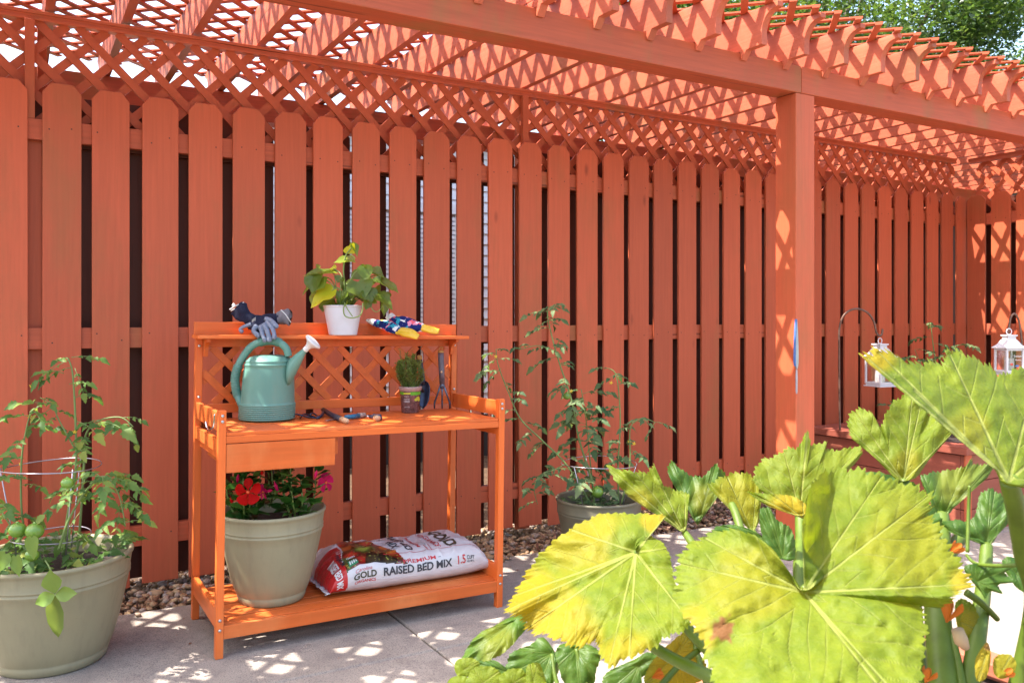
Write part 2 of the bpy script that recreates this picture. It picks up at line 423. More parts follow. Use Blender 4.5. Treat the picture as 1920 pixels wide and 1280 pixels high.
for x in (.05, 2.50, 4.93):
    mb = MB(); mb.box((x-.045, 4.1285, 0), (x+.045, 4.1485, 2.0)); mb.build('post', M['picket'], fence)
    mb = MB(); mb.box((x-.019, 4.095, 2.044), (x+.019, 4.127, 2.464)); mb.build('batten', M['picket'], fence, bevel=.002)
    mb = MB(); mb.box((x+.03, 4.20, 1.9), (x+.066, 4.275, 2.518)); mb.build('post', M['picket'], fence, bevel=.002)
mb = MB(); random.seed(2)
strips(mb, -1.2, 6.64, 1.99, 2.468, .158, .036, .0075, 4.131, -1, .081+.478-.006)
strips(mb, -1.2, 6.64, 1.99, 2.468, .158, .036, .0075, 4.1395, 1, .03)
mb.build('lattice_panel', M['lattice'], fence)
mb = MB(); mb.box((-1.2, 4.108, 2.466), (6.64, 4.155, 2.478)); mb.box((-1.2, 4.112, 2.478), (6.64, 4.151, 2.492)); mb.box((-1.2, 4.106, 2.492), (6.64, 4.158, 2.506))
mb.build('lattice_cap', M['beam'], fence, bevel=.0015)
mb = MB(); mb.bar((2.17, 4.118, 2.38), (2.52, 4.118, 2.10), .026, .01, up=(0, 1, 0)); mb.build('loose_slat', M['lattice'], fence)
# return fence on the right
XS = 6.7
side = thing('board_fence', 'short return of the red board fence at the right edge, turned toward the camera', 'fence', (XS, 3.9, 0))
mapS = lambda p: V((XS-(p.y-YF)*-1, YF-(p.x-XS)-.02, p.z)) if False else V((XS+(p.y-YF), YF-(p.x-XS), p.z))
y = 3.985
while y > 1.6:
    mb = picket_mb(XS+(YF-y), .150, .02, 2.195+rnd.uniform(-.01, .01), YF, .016, rnd.uniform(-.001, .001), [(-.04, 2.0), (.04, 1.99), (-.04, 1.12), (.04, 1.11)])
    mb.v = [mapS(p) for p in mb.v]; mb.build('picket', [M['picket'], M['nail']], side, bevel=.0015)
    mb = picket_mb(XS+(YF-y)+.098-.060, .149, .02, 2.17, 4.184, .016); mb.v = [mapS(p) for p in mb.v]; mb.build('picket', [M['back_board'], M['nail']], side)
    y -= .196
for z0, z1 in ((1.955, 2.043), (1.07, 1.16), (.185, .273)):
    mb = MB(); mb.box((XS+.018, 1.5, z0), (XS+.055, YF-.01, z1)); mb.build('rail', M['rafter'], side)
    mb = MB(); mb.box((XS+.075, 1.5, z0), (XS+.11, YF-.01, z1)); mb.build('rail', M['rafter'], side)
mb = MB()
strips(mb, XS+.06, XS+2.5, 1.99, 2.468, .158, .036, .0075, 4.131, -1, .05, mapf=mapS)
strips(mb, XS+.06, XS+2.5, 1.99, 2.468, .158, .036, .0075, 4.1395, 1, .03, mapf=mapS)
mb.build('lattice_panel', M['lattice'], side)
mb = MB(); mb.box((XS+.036, 1.5, 2.466), (XS+.083, YF, 2.506)); mb.build('lattice_cap', M['rafter'], side)

# ------------------------------------------------------------------ pergola
perg = thing('pergola', 'terracotta-painted wooden pergola with scalloped rafter ends and a lattice roof over the patio', 'pergola', (3.58, 3.1, 0))
YB = 3.04; ZB = 2.379; ZT = 2.519
for x0, x1 in ((-2.6, 3.5445), (3.5475, 9.4)):
    mb = MB(); mb.box((x0, YB, ZB), (x1, YB+.14, ZT)); mb.build('beam', M['beam'], perg, bevel=.004)
mb = MB(); mb.box((-2.6, 5.07, ZB-.01), (9.4, 5.21, ZT)); mb.build('beam', M['beam'], perg, bevel=.004)
for x in (-.95, 3.507, 7.4):
    mb = MB(); mb.box((x, YB+.002, gz(x)-.02), (x+.142, YB+.142, ZB-.001)); mb.build('post', M['picket'], perg, bevel=.005)
    mb = MB(); mb.box((x, 5.072, -.1), (x+.14, 5.212, ZB-.011)); mb.build('post', M['picket'], perg, bevel=.005)
ZR = ZT+.184
def rafter(xc):
    pts = [(2.90, ZT+.004), (2.90, ZT+.062)]
    for k in range(1, 9):
        a = math.pi/2*k/8; pts.append((2.815+.085*math.cos(a), ZT+.062+.095*math.sin(a)))
    pts += [(2.80, ZT+.160), (2.80, ZR)]
    pts += [(5.45, ZR), (5.45, ZT+.16)]
    for k in range(7, -1, -1):
        a = math.pi/2*k/8; pts.append((5.45-.085*math.cos(a), ZT+.062+.095*math.sin(a)))
    pts += [(5.365, ZT+.004), (YB+.0, ZT+.004), (YB-.002, ZT-.034), (YB-.008, ZT-.038), (YB-.040, ZT+.004)]
    mb = MB(); mb.prism([(xc-.019, a, b) for a, b in pts], (.038, 0, 0)); return mb
k = -13
for i in range(-13, 26):
    xr = 1.605+.2995*i
    rafter(xr+.019).build('rafter', M['rafter'], perg, bevel=.0015)
mb = MB(); random.seed(8)
mapR = lambda p: V((p.x, p.z, p.y))
strips(mb, -2.4, 9.2, 2.775, 5.5, .158, .034, .008, ZR+.0045, 1, .02, mapf=mapR)
strips(mb, -2.4, 9.2, 2.775, 5.5, .158, .034, .008, ZR+.0130, -1, .05, mapf=mapR)
mb.build('lattice_roof', M['lattice'], perg)
# ------------------------------------------------------------------ potting bench
TILT = .0132
BM = Matrix.Translation((.604, 3.085, .001))@Matrix.Rotation(TILT, 4, 'Y')
bench = thing('potting_bench', 'orange stained wooden potting bench with lattice back, top shelf, one drawer and slatted lower shelf', 'potting bench', M=BM)
def bpart(name, boxes, mat, bevel=.0018, parent=None, mb=None):
    mb = mb or MB()
    for a, b in boxes: mb.box(a, b)
    return mb.build(name, mat, parent or bench, local=True, bevel=bevel)
BL = 1.164; BD = .485
def B(x, y, z): return BM@V((x, y, z))
for x0 in (0, BL-.027):
    o = bpart('leg', [((x0, 0, 0), (x0+.027, .030, .874))], M['bench_z'])
    o2 = bpart('leg', [((x0, BD-.030, 0), (x0+.027, BD, 1.1195))], M['bench_z'])
    # screws
    for o_, y, zs in ((o, -.0012, (.135, .10, .855, .835)), (o2, BD-.0315, (1.09, .885))):
        for z in zs:
            mb = MB(); mb.lathe([(.0001, -.003), (.0035, -.003), (.0055, -.0015), (.0055, 0)], (x0+.0135, y+.0005, z), 10, M=Matrix.Rotation(-math.pi/2, 3, 'X')@Matrix.Diagonal((1, 1, 1)) if False else Matrix.Rotation(-math.pi/2, 3, 'X'))
            # built facing -Y
            mb.v = [V((p.x, (y-.0002)-abs(p.y-(y+.0005)), p.z)) for p in mb.v]
            mb.build('screw', M['steel'], o_, local=True)
# counter: slats along x with tiny gaps, front apron
mb = MB()
for k in range(5):
    y0 = .004+k*.0925; mb.box((.0285, y0, .783), (BL-.0285, y0+.0915, .795))
mb.build('counter', M['bench_x'], bench, local=True, bevel=.0012)
bpart('apron', [((.0275, .001, .757), (BL-.0275, .0215, .7825))], M['bench_x'])
bpart('apron', [((.0275, BD-.022, .755), (BL-.0275, BD-.003, .7825))], M['bench_x'])
for x0, d in ((.002, 1), (BL-.019, -1)):
    bpart('arm', [((x0, .0305, .803), (x0+.017, BD-.0305, .866))], M['bench_y'])
    bpart('side_rail', [((x0+.001, .0305, .722), (x0+.016, BD-.0305, .770))], M['bench_y'])
    bpart('side_rail', [((x0+.001, .0305, .100), (x0+.018, BD-.0305, .172))], M['bench_y'])
# lower shelf
bpart('shelf_rail', [((.0275, .002, .066), (BL-.0275, .020, .1125))], M['bench_x'])
bpart('shelf_rail', [((.0275, BD-.020, .066), (BL-.0275, BD-.002, .1125))], M['bench_x'])
mb = MB()
for k in range(6):
    y0 = .0225+k*.0735; mb.box((.021, y0, .103), (BL-.021, y0+.0625, .1145))
mb.build('shelf', M['bench_x'], bench, local=True, bevel=.0015)
# drawer
dr = bpart('drawer', [((.0285, .003, .652), (.427, .019, .7545))], M['bench_x'])
bpart('drawer_box', [((.040, .0195, .662), (.052, .40, .735)), ((.403, .0195, .662), (.415, .40, .735)), ((.0525, .0195, .658), (.4025, .40, .662)), ((.0525, .39, .6625), (.4025, .40, .735))], M['bench_y'], parent=dr)
bpart('drawer_runner', [((.020, .0305, .690), (.0385, BD-.031, .72))], M['bench_y'])
bpart('drawer_runner', [((.4285, .022, .690), (.444, BD-.023, .756))], M['bench_y'])
# back: lower rail, upper rail, lattice, backboard, top shelf, brackets
bpart('back_rail', [((.0275, BD-.0225, .818), (BL-.0275, BD-.0035, .8555))], M['bench_x'])
bpart('back_rail', [((.0275, BD-.0225, 1.085), (BL-.0275, BD-.0035, 1.1192))], M['bench_x'])
mb = MB(); random.seed(4)
strips(mb, .0275, BL-.0275, .856, 1.0845, .133, .030, .006, BD-.017, -1, .025)
strips(mb, .0275, BL-.0275, .856, 1.0845, .133, .030, .006, BD-.0105, 1, .075)
mb.build('lattice', M['bench_y'], bench, local=True, bevel=.0008)
bpart('top_shelf', [((-.010, BD-.130, 1.120), (BL+.012, BD+.002, 1.1345))], M['bench_x'])
bpart('backboard', [((-.004, BD-.014, 1.1347), (BL+.002, BD+.001, 1.186))], M['bench_x'])
for x0 in (.0275, BL-.0435):
    mb = MB(); pts = [(BD-.0305, 1.119), (BD-.105, 1.119), (BD-.105, 1.107)]
    for k in range(1, 7):
        a = math.pi/2*k/6; pts.append((BD-.105+.052*math.sin(a)*.95, 1.107-.035*(1-math.cos(a))))
    pts += [(BD-.048, 1.048), (BD-.0305, 1.048)]
    mb.prism([(x0, a, b) for a, b in pts], (.016, 0, 0)); mb.build('bracket', M['bench_y'], bench, local=True, bevel=.001)
def jhook(x, side, y, z, name='hook'):
    mb = MB(); s = side
    mb.tube(catmull([(x, y, z), (x+s*.004, y, z-.03), (x+s*.012, y-.002, z-.046), (x+s*.030, y-.006, z-.05), (x+s*.046, y-.008, z-.040), (x+s*.050, y-.009, z-.022)], 6), .0032, 8)
    mb.ball((x+s*.050, y-.009, z-.020), .0045); mb.box((x-.001, y-.006, z-.014), (x+.003*s+.002, y+.006, z+.014))
    return mb.build(name, M['chrome'], bench, local=True)
mb = MB()
mb.tube(catmull([(-.004, .050, .858), (-.006, .050, .82), (-.010, .06, .806), (-.014, .09, .797), (-.016, .12, .802), (-.018, .135, .822)], 6), .0035, 8)
mb.build('hook', M['chrome'], bench, local=True)
for k in range(2): jhook(BL+.001, 1, .12+.2*k, .79)

# ------------------------------------------------------------------ watering can
M['can'] = dirty('sage_green_plastic', (.13, .295, .235), (.22, .33, .26), .36, .35)
M['white_plastic'] = plain('white_plastic', (.72, .70, .68), .35, var=.03)
cd = 3.40; cc = at(500, 790, cd); cc.z = B(.26, .3, .7953).z
wc = thing('watering_can', 'sage green plastic watering can with a white rose, standing on the bench counter', 'watering can', cc)
def cw(u, v, off=0.): return at(u, v, cd+off)
prof = [(.0, .0), (.098, .0), (.105, .004)]
z = .006
for k in range(8):
    prof += [(.1085, z), (.1110, z+.002), (.1110, z+.0045), (.1085, z+.0062)]; z += .0078
prof += [(.1065, z+.002), (.1055, .075), (.102, .14), (.0975, .205), (.0955, .218), (.0975, .2205), (.0975, .2245), (.094, .228), (.0925, .233), (.0945, .2355), (.092, .2395), (.087, .243), (.078, .252), (.060, .258), (.045, .2605), (.0, .261)]
mb = MB(); ctr = cc+V((.008, 0, 0)); mb.lathe(prof, cc+RIGHT*.0, 64)
for i, p in enumerate(mb.v): mb.v[i] = p+RIGHT*(.012*(p.z-cc.z)/.25)
mb.build('body', M['can'], wc)
# handle
hp = [(541, 668), (537, 654), (527, 644), (511, 638), (491, 640), (472, 649), (457, 667), (446, 688), (441, 711), (444, 735), (451, 754), (460, 772)]
hp = catmull([cw(u, v, -.02 if i < 10 else -.03) for i, (u, v) in enumerate(hp)], 8)
N = len(hp); rr = []
for i in range(N):
    t = i/(N-1); r = .0150
    if .22 < t < .38 or .66 < t < .86: r = .0155+.0022*(1 if i % 2 else -1)*.5
    rr.append((r*1.0, r*1.15))
hp2 = []
mb = MB(); mb.tube(hp, [r[0] for r in rr], 14); mb.build('handle', M['can'], wc)
for t0, t1 in ((.20, .40), (.62, .86)):
    mb = MB(); a = int(N*t0); b = int(N*t1); seg = catmull(hp[a:b], 4)
    mb.tube(seg, [.0168+(.0024 if (i//2) % 2 else -.0006) for i in range(len(seg))], 14); mb.build('grip', M['can'], wc)
# gusset web under handle
# spout
A = cw(541, 700, -.03); Bp = cw(573, 655, -.055); ax = (Bp-A).normalized()
mb = MB(); rings = []
for k in range(9):
    t = k/8; c = A+(Bp-A)*t; ra = .010+(.036-.010)*(1-t)**1.1; rb = .0105+(.058-.0105)*(1-t)**1.15
    upv = UP; sidev = RIGHT.cross(UP)
    rings.append([c+sidev*(math.cos(a)*ra)+(UP*.93-RIGHT*.0+RIGHT*.36*t*-1)*(math.sin(a)*rb) for a in [j*6.2832/20 for j in range(20)]])
mb.loft(rings); mb.build('spout', M['can'], wc)
mb = MB(); hd = (RIGHT*.70+UP*.70-FWD*.02).normalized(); R = hd.to_track_quat('Z', 'Y').to_matrix()
mb.lathe([(.0105, -.002), (.0118, .0), (.0118, .010), (.0105, .012), (.013, .022), (.022, .034), (.033, .041), (.0365, .044), (.0365, .048), (.034, .051), (.02, .055), (0, .057)], Bp-hd*.004, 28, M=R); rose = mb.build('rose', M['white_plastic'], wc)

# ------------------------------------------------------------------ pots (lathe with lip)
def pot_mesh(c, r0, r1, h, lip=.012, band=.12, feet=True, n=64, rings=2):
    p = [(0, .004), (r0*.97, .0), (r0, .004), (r0+(r1-r0)*.10, h*.085), (r0+(r1-r0)*.085, h*.09), (r0+(r1-r0)*.14, h*.11)]
    for k in range(1, 9):
        t = k/8; z = h*(.11+(.76-.11)*t); q = .14+.70*(t**.8); p.append((r0+(r1-r0)*q, z))
    rb = r0+(r1-r0)*.845
    p += [(rb+.0035, h*.775), (rb+.0035, h*.785), (rb+.0005, h*.795), (rb+.0008, h*.805)]
    if rings > 1: p += [(rb+.004, h*.812), (rb+.004, h*.82), (rb+.002, h*.83)]
    p += [(r0+(r1-r0)*.93, h*.93), (r1-lip*.35, h*.955), (r1, h*.965), (r1+.001, h*.985), (r1-.003, h), (r1-lip, h*.998), (r1-lip-.004, h*.97), (rb-.012, h*.80), (r0+(r1-r0)*.6, h*.55)]
    mb = MB(); mb.lathe(p, c, n); return mb
M['pot_beige'] = dirty('beige_green_resin', (.33, .295, .18), (.22, .18, .12), .42, .4)
M['pot_olive'] = dirty('olive_resin', (.17, .155, .10), (.26, .22, .15), .42, .4)

def blade(mb, base, tip, width, nrm, shape='heart', fold=.25, curl=0., seg=6, mi=0, droop=0.):
    """one leaf: base->tip, folded along its midrib; thin but modelled with curl"""
    base, tip = V(base), V(tip); t = tip-base; L = t.length
    if L < 1e-6: return
    t.normalize(); nrm = V(nrm); nrm = (nrm-t*nrm.dot(t))
    if nrm.length < 1e-5: nrm = t.orthogonal()
    nrm.normalize(); s = t.cross(nrm)
    if shape == 'heart': prof = [(-.06, .28), (.0, .62), (.12, .92), (.28, 1.), (.48, .86), (.68, .55), (.86, .22), (1., .0)]
    elif shape == 'lance': prof = [(0, .05), (.12, .45), (.3, .88), (.48, 1.), (.66, .82), (.84, .4), (1., .0)]
    elif shape == 'petal': prof = [(0, .12), (.2, .35), (.5, .85), (.75, 1.), (.92, .72), (1., .25)]
    elif shape == 'tom': prof = [(0, .05), (.10, .55), (.17, .98), (.26, .74), (.36, 1.0), (.46, .66), (.57, .76), (.68, .42), (.8, .40), (1., .0)]
    else: prof = [(0, .3), (.5, 1.), (1., .0)]
    vs = []; n = len(prof)
    for x, wd in prof:
        bend = curl*L*(x*x)
        c = base+t*(L*x)-nrm*bend; ww = wd*width/2
        back = -t*(L*.10*(1-x)) if shape == 'heart' and x < .15 else V((0, 0, 0))
        lift = nrm*(ww*fold*2)
        wob = nrm*(ww*.18*math.sin(x*9+base.x*90))
        vs += [c-s*ww+lift*1.+back+wob, c-s*ww*.5+lift*.28+back*.5, c, c+s*ww*.5+lift*.28+back*.5, c+s*ww+lift*1.+back-wob]
    fs = []
    for k in range(n-1):
        for j in range(4): fs.append((k*5+j, k*5+j+1, (k+1)*5+j+1, (k+1)*5+j))
    mb.add(vs, fs, mi, True)

# ------------------------------------------------------------------ things on the top shelf
def topz(u): 
    x = onY(u, 600, 3.49).x-.604
    return B(x, .4, 1.1347).z
# pothos in a white ribbed pot
pc = onY(643, 624, 3.475); pc.z = topz(643)+.0005
pothos = thing('potted_pothos', 'heart-leaved pothos in a white ribbed pot on the top shelf of the bench', 'houseplant', pc)
prof = [(0, .002), (.056, 0), (.0585, .003)]; h = .128
for k in range(1, 25):
    z = h*k/25; r = .0585+(.0815-.0585)*(k/25)
    prof += [(r, z-.0015), (r+.0007, z+.0005), (r-.0003, z+.0018)]
prof += [(.083, h-.006), (.0835, h-.001), (.0815, h), (.079, h-.001), (.077, h-.02), (.07, h-.04)]
M['pot_white'] = plain('white_ceramic_look', (.70, .69, .74), .4, var=.03, spec=.4)
mb = MB(); mb.lathe(prof, pc, 56); mb.build('pot', M['pot_white'], pothos)
mb = MB(); mb.lathe([(0, h-.012), (.04, h-.010), (.077, h-.016)], pc, 24); mb.build('soil', M['soil'], pothos)
M['pothos'] = leafmat('pothos_leaf', (.15, .22, .028), (.40, .52, .05), .42, .32, var=.35, yellow=(.75, .72, .03))
M['stem_green'] = plain('green_stem', (.22, .30, .07), .5)
dP = 3.62
leaves = MB(); stems = MB(); rz = random.Random(21)
# base u,v  tip u,v  width px, depth offset of base, tip, normal bias
PL = [(625, 512, 567, 511, 34, .02, -.03, (0, -.3, 1)), (602, 518, 563, 550, 24, .05, .03, (-.4, -.5, .8)), (590, 520, 586, 548, 30, -.03, -.06, (-.3, -.9, .5)),
 (603, 522, 582, 549, 42, -.03, -.06, (-.4, -.9, .5)), (622, 545, 580, 574, 36, -.05, -.08, (-.3, -.7, .6)), (618, 560, 600, 580, 22, -.02, -.03, (.2, -1, .4)),
 (592, 548, 582, 574, 20, .0, 0, (-.6, -.6, .4)), (607, 572, 605, 585, 14, -.02, -.03, (0, -1, .2)),
 (661, 489, 625, 489, 30, .0, -.02, (.0, -.5, 1)), (660, 457, 672, 480, 16, .0, -.01, (.7, -.5, .5)), (655, 462, 664, 476, 22, .0, .0, (-.6, -.8, .4)),
 (672, 505, 684, 524, 30, -.02, -.03, (-.6, -.7, .5)), (682, 501, 688, 526, 24, -.04, -.05, (.3, -.9, .6)), (684, 507, 723, 517, 38, .03, .0, (.2, -.3, 1)),
 (672, 530, 683, 560, 40, -.06, -.09, (.1, -1, .5)), (700, 523, 714, 530, 20, -.04, -.05, (.3, -.6, 1)), (712, 529, 749, 545, 30, .0, -.03, (.3, -.4, 1)),
 (697, 535, 690, 528, 22, -.05, -.05, (0, -1, .6)), (708, 554, 738, 578, 26, -.04, -.07, (.4, -.6, .9)), (702, 560, 694, 566, 20, -.05, -.05, (0, -1, .5)),
 (690, 545, 697, 566, 26, -.06, -.08, (.4, -1, .3)), (718, 560, 722, 593, 20, -.02, -.03, (.8, -.6, .2)), (724, 548, 722, 562, 16, .01, .0, (.5, -.8, .3)),
 (690, 565, 686, 581, 14, -.06, -.07, (.5, -1, .1)), (640, 520, 632, 530, 18, -.04, -.05, (-.2, -1, .4)), (648, 532, 660, 540, 22, .03, .03, (0, -.8, .6)),
 (664, 545, 655, 558, 24, -.03, -.05, (-.2, -1, .3)), (645, 548, 636, 565, 20, -.04, -.06, (-.3, -1, .3)), (670, 556, 690, 566, 26, .02, .0, (.3, -.5, 1)),
 (628, 505, 618, 503, 18, .05, .05, (0, -.6, 1)), (653, 535, 642, 545, 26, .02, .0, (-.2, -.8, .6)), (700, 545, 712, 552, 24, -.01, -.02, (.4, -.8, .5)), (600, 500, 592, 508, 16, .06, .06, (0, -.5, 1)),
 (676, 535, 668, 552, 20, -.02, -.04, (.1, -1, .3)), (612, 535, 600, 556, 26, .01, .0, (-.3, -.9, .5)), (706, 515, 716, 523, 18, .03, .03, (.3, -.5, 1))]
for (bu, bv, tu, tv, wpx, o0, o1, nb) in PL:
    b_ = at(bu, bv, dP+o0); t_ = at(tu, tv, dP+o1); n_ = RIGHT*nb[0]+FWD*nb[1]+UP*nb[2]
    blade(leaves, b_, t_, wpx*dP/FP*1.28, n_, 'heart', fold=.16, curl=.12)
    s0 = pc+V((rz.uniform(-.03, .03), rz.uniform(-.03, .03), h-.01))
    mid = (s0+b_)/2+V((0, 0, .03+.02*rz.random()))
    if bv > 500: stems.tube(catmull([s0, mid, b_], 5), [.0022]*11, 6)
for k in range(46):
    a = rz.uniform(0, 6.28); s0 = pc+V((math.cos(a)*.03, math.sin(a)*.03, h-.01)); e = s0+V((math.cos(a)*.055*rz.random(), math.sin(a)*.055*rz.random(), rz.uniform(.015, .06)))
    blade(leaves, s0, e, .007, (rz.gauss(0, 1), -1, .5), 'lance')
mn = catmull([at(645, 568, dP), at(646, 530, dP), at(644, 505, dP), at(648, 480, dP), at(655, 470, dP), at(661, 462, dP)], 6); stems.tube(mn, .0033, 7)
vine = catmull([at(680, 568, dP-.09), at(680, 580, dP-.10), at(675, 591, dP-.105), at(660, 596, dP-.11), at(647, 592, dP-.11), at(644, 580, dP-.11), at(647, 570, dP-.09)], 6); stems.tube(vine, .0028, 7)
stems.tube(catmull([at(646, 568, dP-.08), at(652, 580, dP-.11), at(661, 593, dP-.115)], 5), .0022, 6)
stems.tube(catmull([at(692, 566, dP-.05), at(700, 582, dP-.06), at(710, 583, dP-.06), at(720, 570, dP-.04)], 5), .002, 6)
stems.build('stems', M['stem_green'], pothos); leaves.build('foliage', M['pothos'], pothos)

# gloves ------------------------------------------------------
n = NT('navy_glove_knit'); g = n.noise(n.coords(), 260, 2); M['navy'] = n.pbr(n.ramp(g, [(.3, (.008, .009, .025)), (.7, (.022, .024, .055))]), .85, n.bump(g, .4, .002), spec=.2)
M['grey_rubber'] = plain('grey_nitrile_coating', (.17, .20, .28), .42, var=.2, scale=60)
M['grey_cloth'] = plain('grey_canvas', (.16, .14, .16), .8, var=.2, scale=40)
M['cream'] = plain('cream_cotton', (.62, .60, .58), .9)
_ob = MB.build
def limp(self, amp=.005):
    for i, p in enumerate(self.v): self.v[i] = p+V((noise.noise(p*32), noise.noise(p*32+V((9, 0, 0))), noise.noise(p*32+V((0, 9, 0)))))*amp+V((noise.noise(p*90), 0, noise.noise(p*90+V((5, 5, 0)))))*amp*.35
    return self
dG = onY(490, 600, 3.47).dot(FWD)
def gp(u, v, o=0.): return at(u, v, dG+o)
def flatloft(mb, secs, up, n=20, mi=0):
    if len(secs) > 2:
        C_ = catmull([s_[0] for s_ in secs], 4); W_ = catmull([V((s_[1], s_[2], 0)) for s_ in secs], 4); secs = [(c, max(.0005, w.x), max(.0005, w.y)) for c, w in zip(C_, W_)]
    """secs: (centre, half width, half thickness)"""
    rings = []
    for i, (c, hw, ht) in enumerate(secs):
        t = (secs[min(i+1, len(secs)-1)][0]-secs[max(i-1, 0)][0]).normalized(); a = V(up); a = (a-t*a.dot(t)).normalized(); b = t.cross(a)
        rings.append([c+a*(math.sin(k*2*math.pi/n)*ht)+b*(math.cos(k*2*math.pi/n)*hw) for k in range(n)])
    mb.loft(rings, True, mi, True)
gl = thing('garden_glove', 'navy garden glove with grey rubber fingers draped over the top shelf edge, cuff raised', 'glove', gp(490, 620), 'navy garden gloves')
mb = MB(); flatloft(mb, [(gp(444, 576, .0), .036, .012), (gp(452, 584, .0), .034, .016), (gp(463, 596), .030, .017), (gp(476, 605), .033, .016)], -FWD); cuff = limp(mb, .008).build('cuff', M['navy'], gl)
mb = MB(); mb.tube([gp(431, 580, -.005), gp(440, 574, -.01), gp(457, 567, -.005), gp(459, 569, .012), gp(444, 577, .014), gp(433, 583, .008)], .0028, 6, closed=True); mb.build('cuff_binding', M['cream'], gl)
mb = MB(); flatloft(mb, [(gp(436, 570, .0), .006, .001), (gp(441, 574, 0), .006, .001)], -FWD); mb.build('care_tag', M['cream'], gl)
mb = MB(); flatloft(mb, [(gp(474, 603), .032, .016), (gp(484, 607, -.008), .039, .018), (gp(494, 612, -.018), .041, .017), (gp(502, 618, -.022), .037, .014)], -FWD+UP*.4); mb.build('palm', M['navy'], gl)
mb = MB()
for i, (pts, r0) in enumerate(((((470, 608, -.02), (458, 612, -.03), (451, 617, -.03), (455, 621, -.03)), .0070), (((482, 612, -.035), (476, 620, -.05), (484, 629, -.06)), .0098), (((490, 612, -.04), (492, 624, -.06), (497, 637, -.072)), .0096), (((496, 609, -.04), (502, 622, -.062), (506, 637, -.074)), .0096), (((502, 605, -.03), (511, 616, -.058), (515, 632, -.072)), .0092), (((500, 598, -.02), (509, 602, -.04), (518, 611, -.052)), .0085))):
    P_ = catmull([gp(*p) for p in pts], 6); m_ = len(P_); r0 *= 1.28; mb.tube(P_, [r0*(.92+.12*math.sin(k/(m_-1)*6.3+1)-.12*k/(m_-1)) for k in range(m_)], 12)
    mb.ball(P_[-1], r0*.86, 12, 8)
limp(mb, .004).build('fingers', M['grey_rubber'], gl)
mb = MB(); # small white logo patch on the back of the hand
c = gp(476, 600, -.019); lr = RIGHT*.7+UP*.5
for k in range(4): mb.bar(c+UP*(.006-.004*k)-lr*.011, c+UP*(.006-.004*k)+lr*.011, .0014, .0022, up=-FWD)
mb.build('emblem', M['cream'], gl)
gl2 = thing('garden_glove', 'navy and grey garden glove lying behind its mate, cuff opening to the right', 'glove', gp(520, 615, .05), 'navy garden gloves')
mb = MB(); flatloft(mb, [(gp(492, 600, .02), .022, .014), (gp(505, 600, .02), .027, .017), (gp(518, 598, .02), .023, .015), (gp(524, 597, .02), .023, .015)], -FWD); mb.build('palm', M['navy'], gl2)
mb = MB(); flatloft(mb, [(gp(521, 597, .02), .024, .016), (gp(532, 595, .02), .033, .018), (gp(540, 595, .015), .037, .017), (gp(541, 595, .015), .034, .014)], -FWD); limp(mb, .008).build('cuff', M['grey_cloth'], gl2)
mb = MB(); mb.tube([gp(527, 581, .01), gp(536, 590, 0), gp(545, 604, .0), gp(544, 605, .03), gp(534, 591, .035), gp(528, 582, .03)], .0024, 6, closed=True); mb.build('cuff_binding', M['cream'], gl2)
mb = MB()
for i in range(4):
    p0 = gp(496, 596+i*6, .02-.01*i); p1 = gp(484-3*i, 600+i*6, .03-.01*i); mb.tube([p0, (p0+p1)/2, p1], .008, 8); mb.ball(p1, .008)
mb.build('fingers', M['grey_rubber'], gl2)
# flowered gloves
n = NT('flowered_cotton'); vo = n.node('TexVoronoi'); vo.inputs['Scale'].default_value = 55; vec = n.coords(); nz = n.noise(vec, 60, 2)
va = n.node('VectorMath', operation='ADD'); n.link(vec, va.inputs[0]); ns = n.math('MULTIPLY', nz, .03); n.link(ns, va.inputs[1]); n.link(va.outputs[0], vo.inputs['Vector'])
sp = n.node('SeparateColor'); n.link(vo.outputs['Color'], sp.inputs[0])
c = n.ramp(sp.outputs[0], [(0, (.012, .02, .14)), (.50, (.015, .025, .17)), (.53, (.85, .12, .16)), (.66, (.03, .35, .50)), (.78, (.90, .85, .85)), (.87, (.85, .30, .45)), (.95, (.85, .6, .05))])
c.node.color_ramp.interpolation = 'CONSTANT'
M['flowered'] = n.pbr(c, .85, spec=.2)
M['yellow_rubber'] = plain('yellow_rubber', (.80, .46, .02), .4, var=.06)
dF = onY(755, 610, 3.465).dot(FWD)
def fp(u, v, o=0.): return at(u, v, dF+o)
tz = topz(750)
GN = (-FWD*.75+UP*.66).normalized()
def glove2(lbl, secs, tip, bind, fing):
    r = thing('garden_glove', lbl, 'glove', fp(tip[0][0], tip[0][1], tip[0][2]), 'flowered garden gloves')
    mb = MB(); flatloft(mb, [(fp(u, v, o), hw, ht) for u, v, o, hw, ht in secs], GN, 20)
    for i, p in enumerate(mb.v): mb.v[i] = p+GN*(.006*noise.noise(p*38))
    mb.build('hand', M['flowered'], r)
    mb = MB(); flatloft(mb, [(fp(u, v, o), hw, ht) for u, v, o, hw, ht in tip], GN, 14)
    for i, p in enumerate(mb.v): mb.v[i] = p+GN*(.004*noise.noise(p*60))
    mb.build('fingertips', M['yellow_rubber'], r)
    mb = MB(); flatloft(mb, [(fp(u, v, o), hw, ht) for u, v, o, hw, ht in bind], GN, 14); mb.build('cuff', M['cream'], r)
    if fing: mb = MB(); mb.tube(catmull([fp(*q[:3]) for q in fing], 4), .011, 10); mb.ball(fp(*fing[-1][:3]), .011); mb.build('thumb', M['yellow_rubber'], r)
    return r
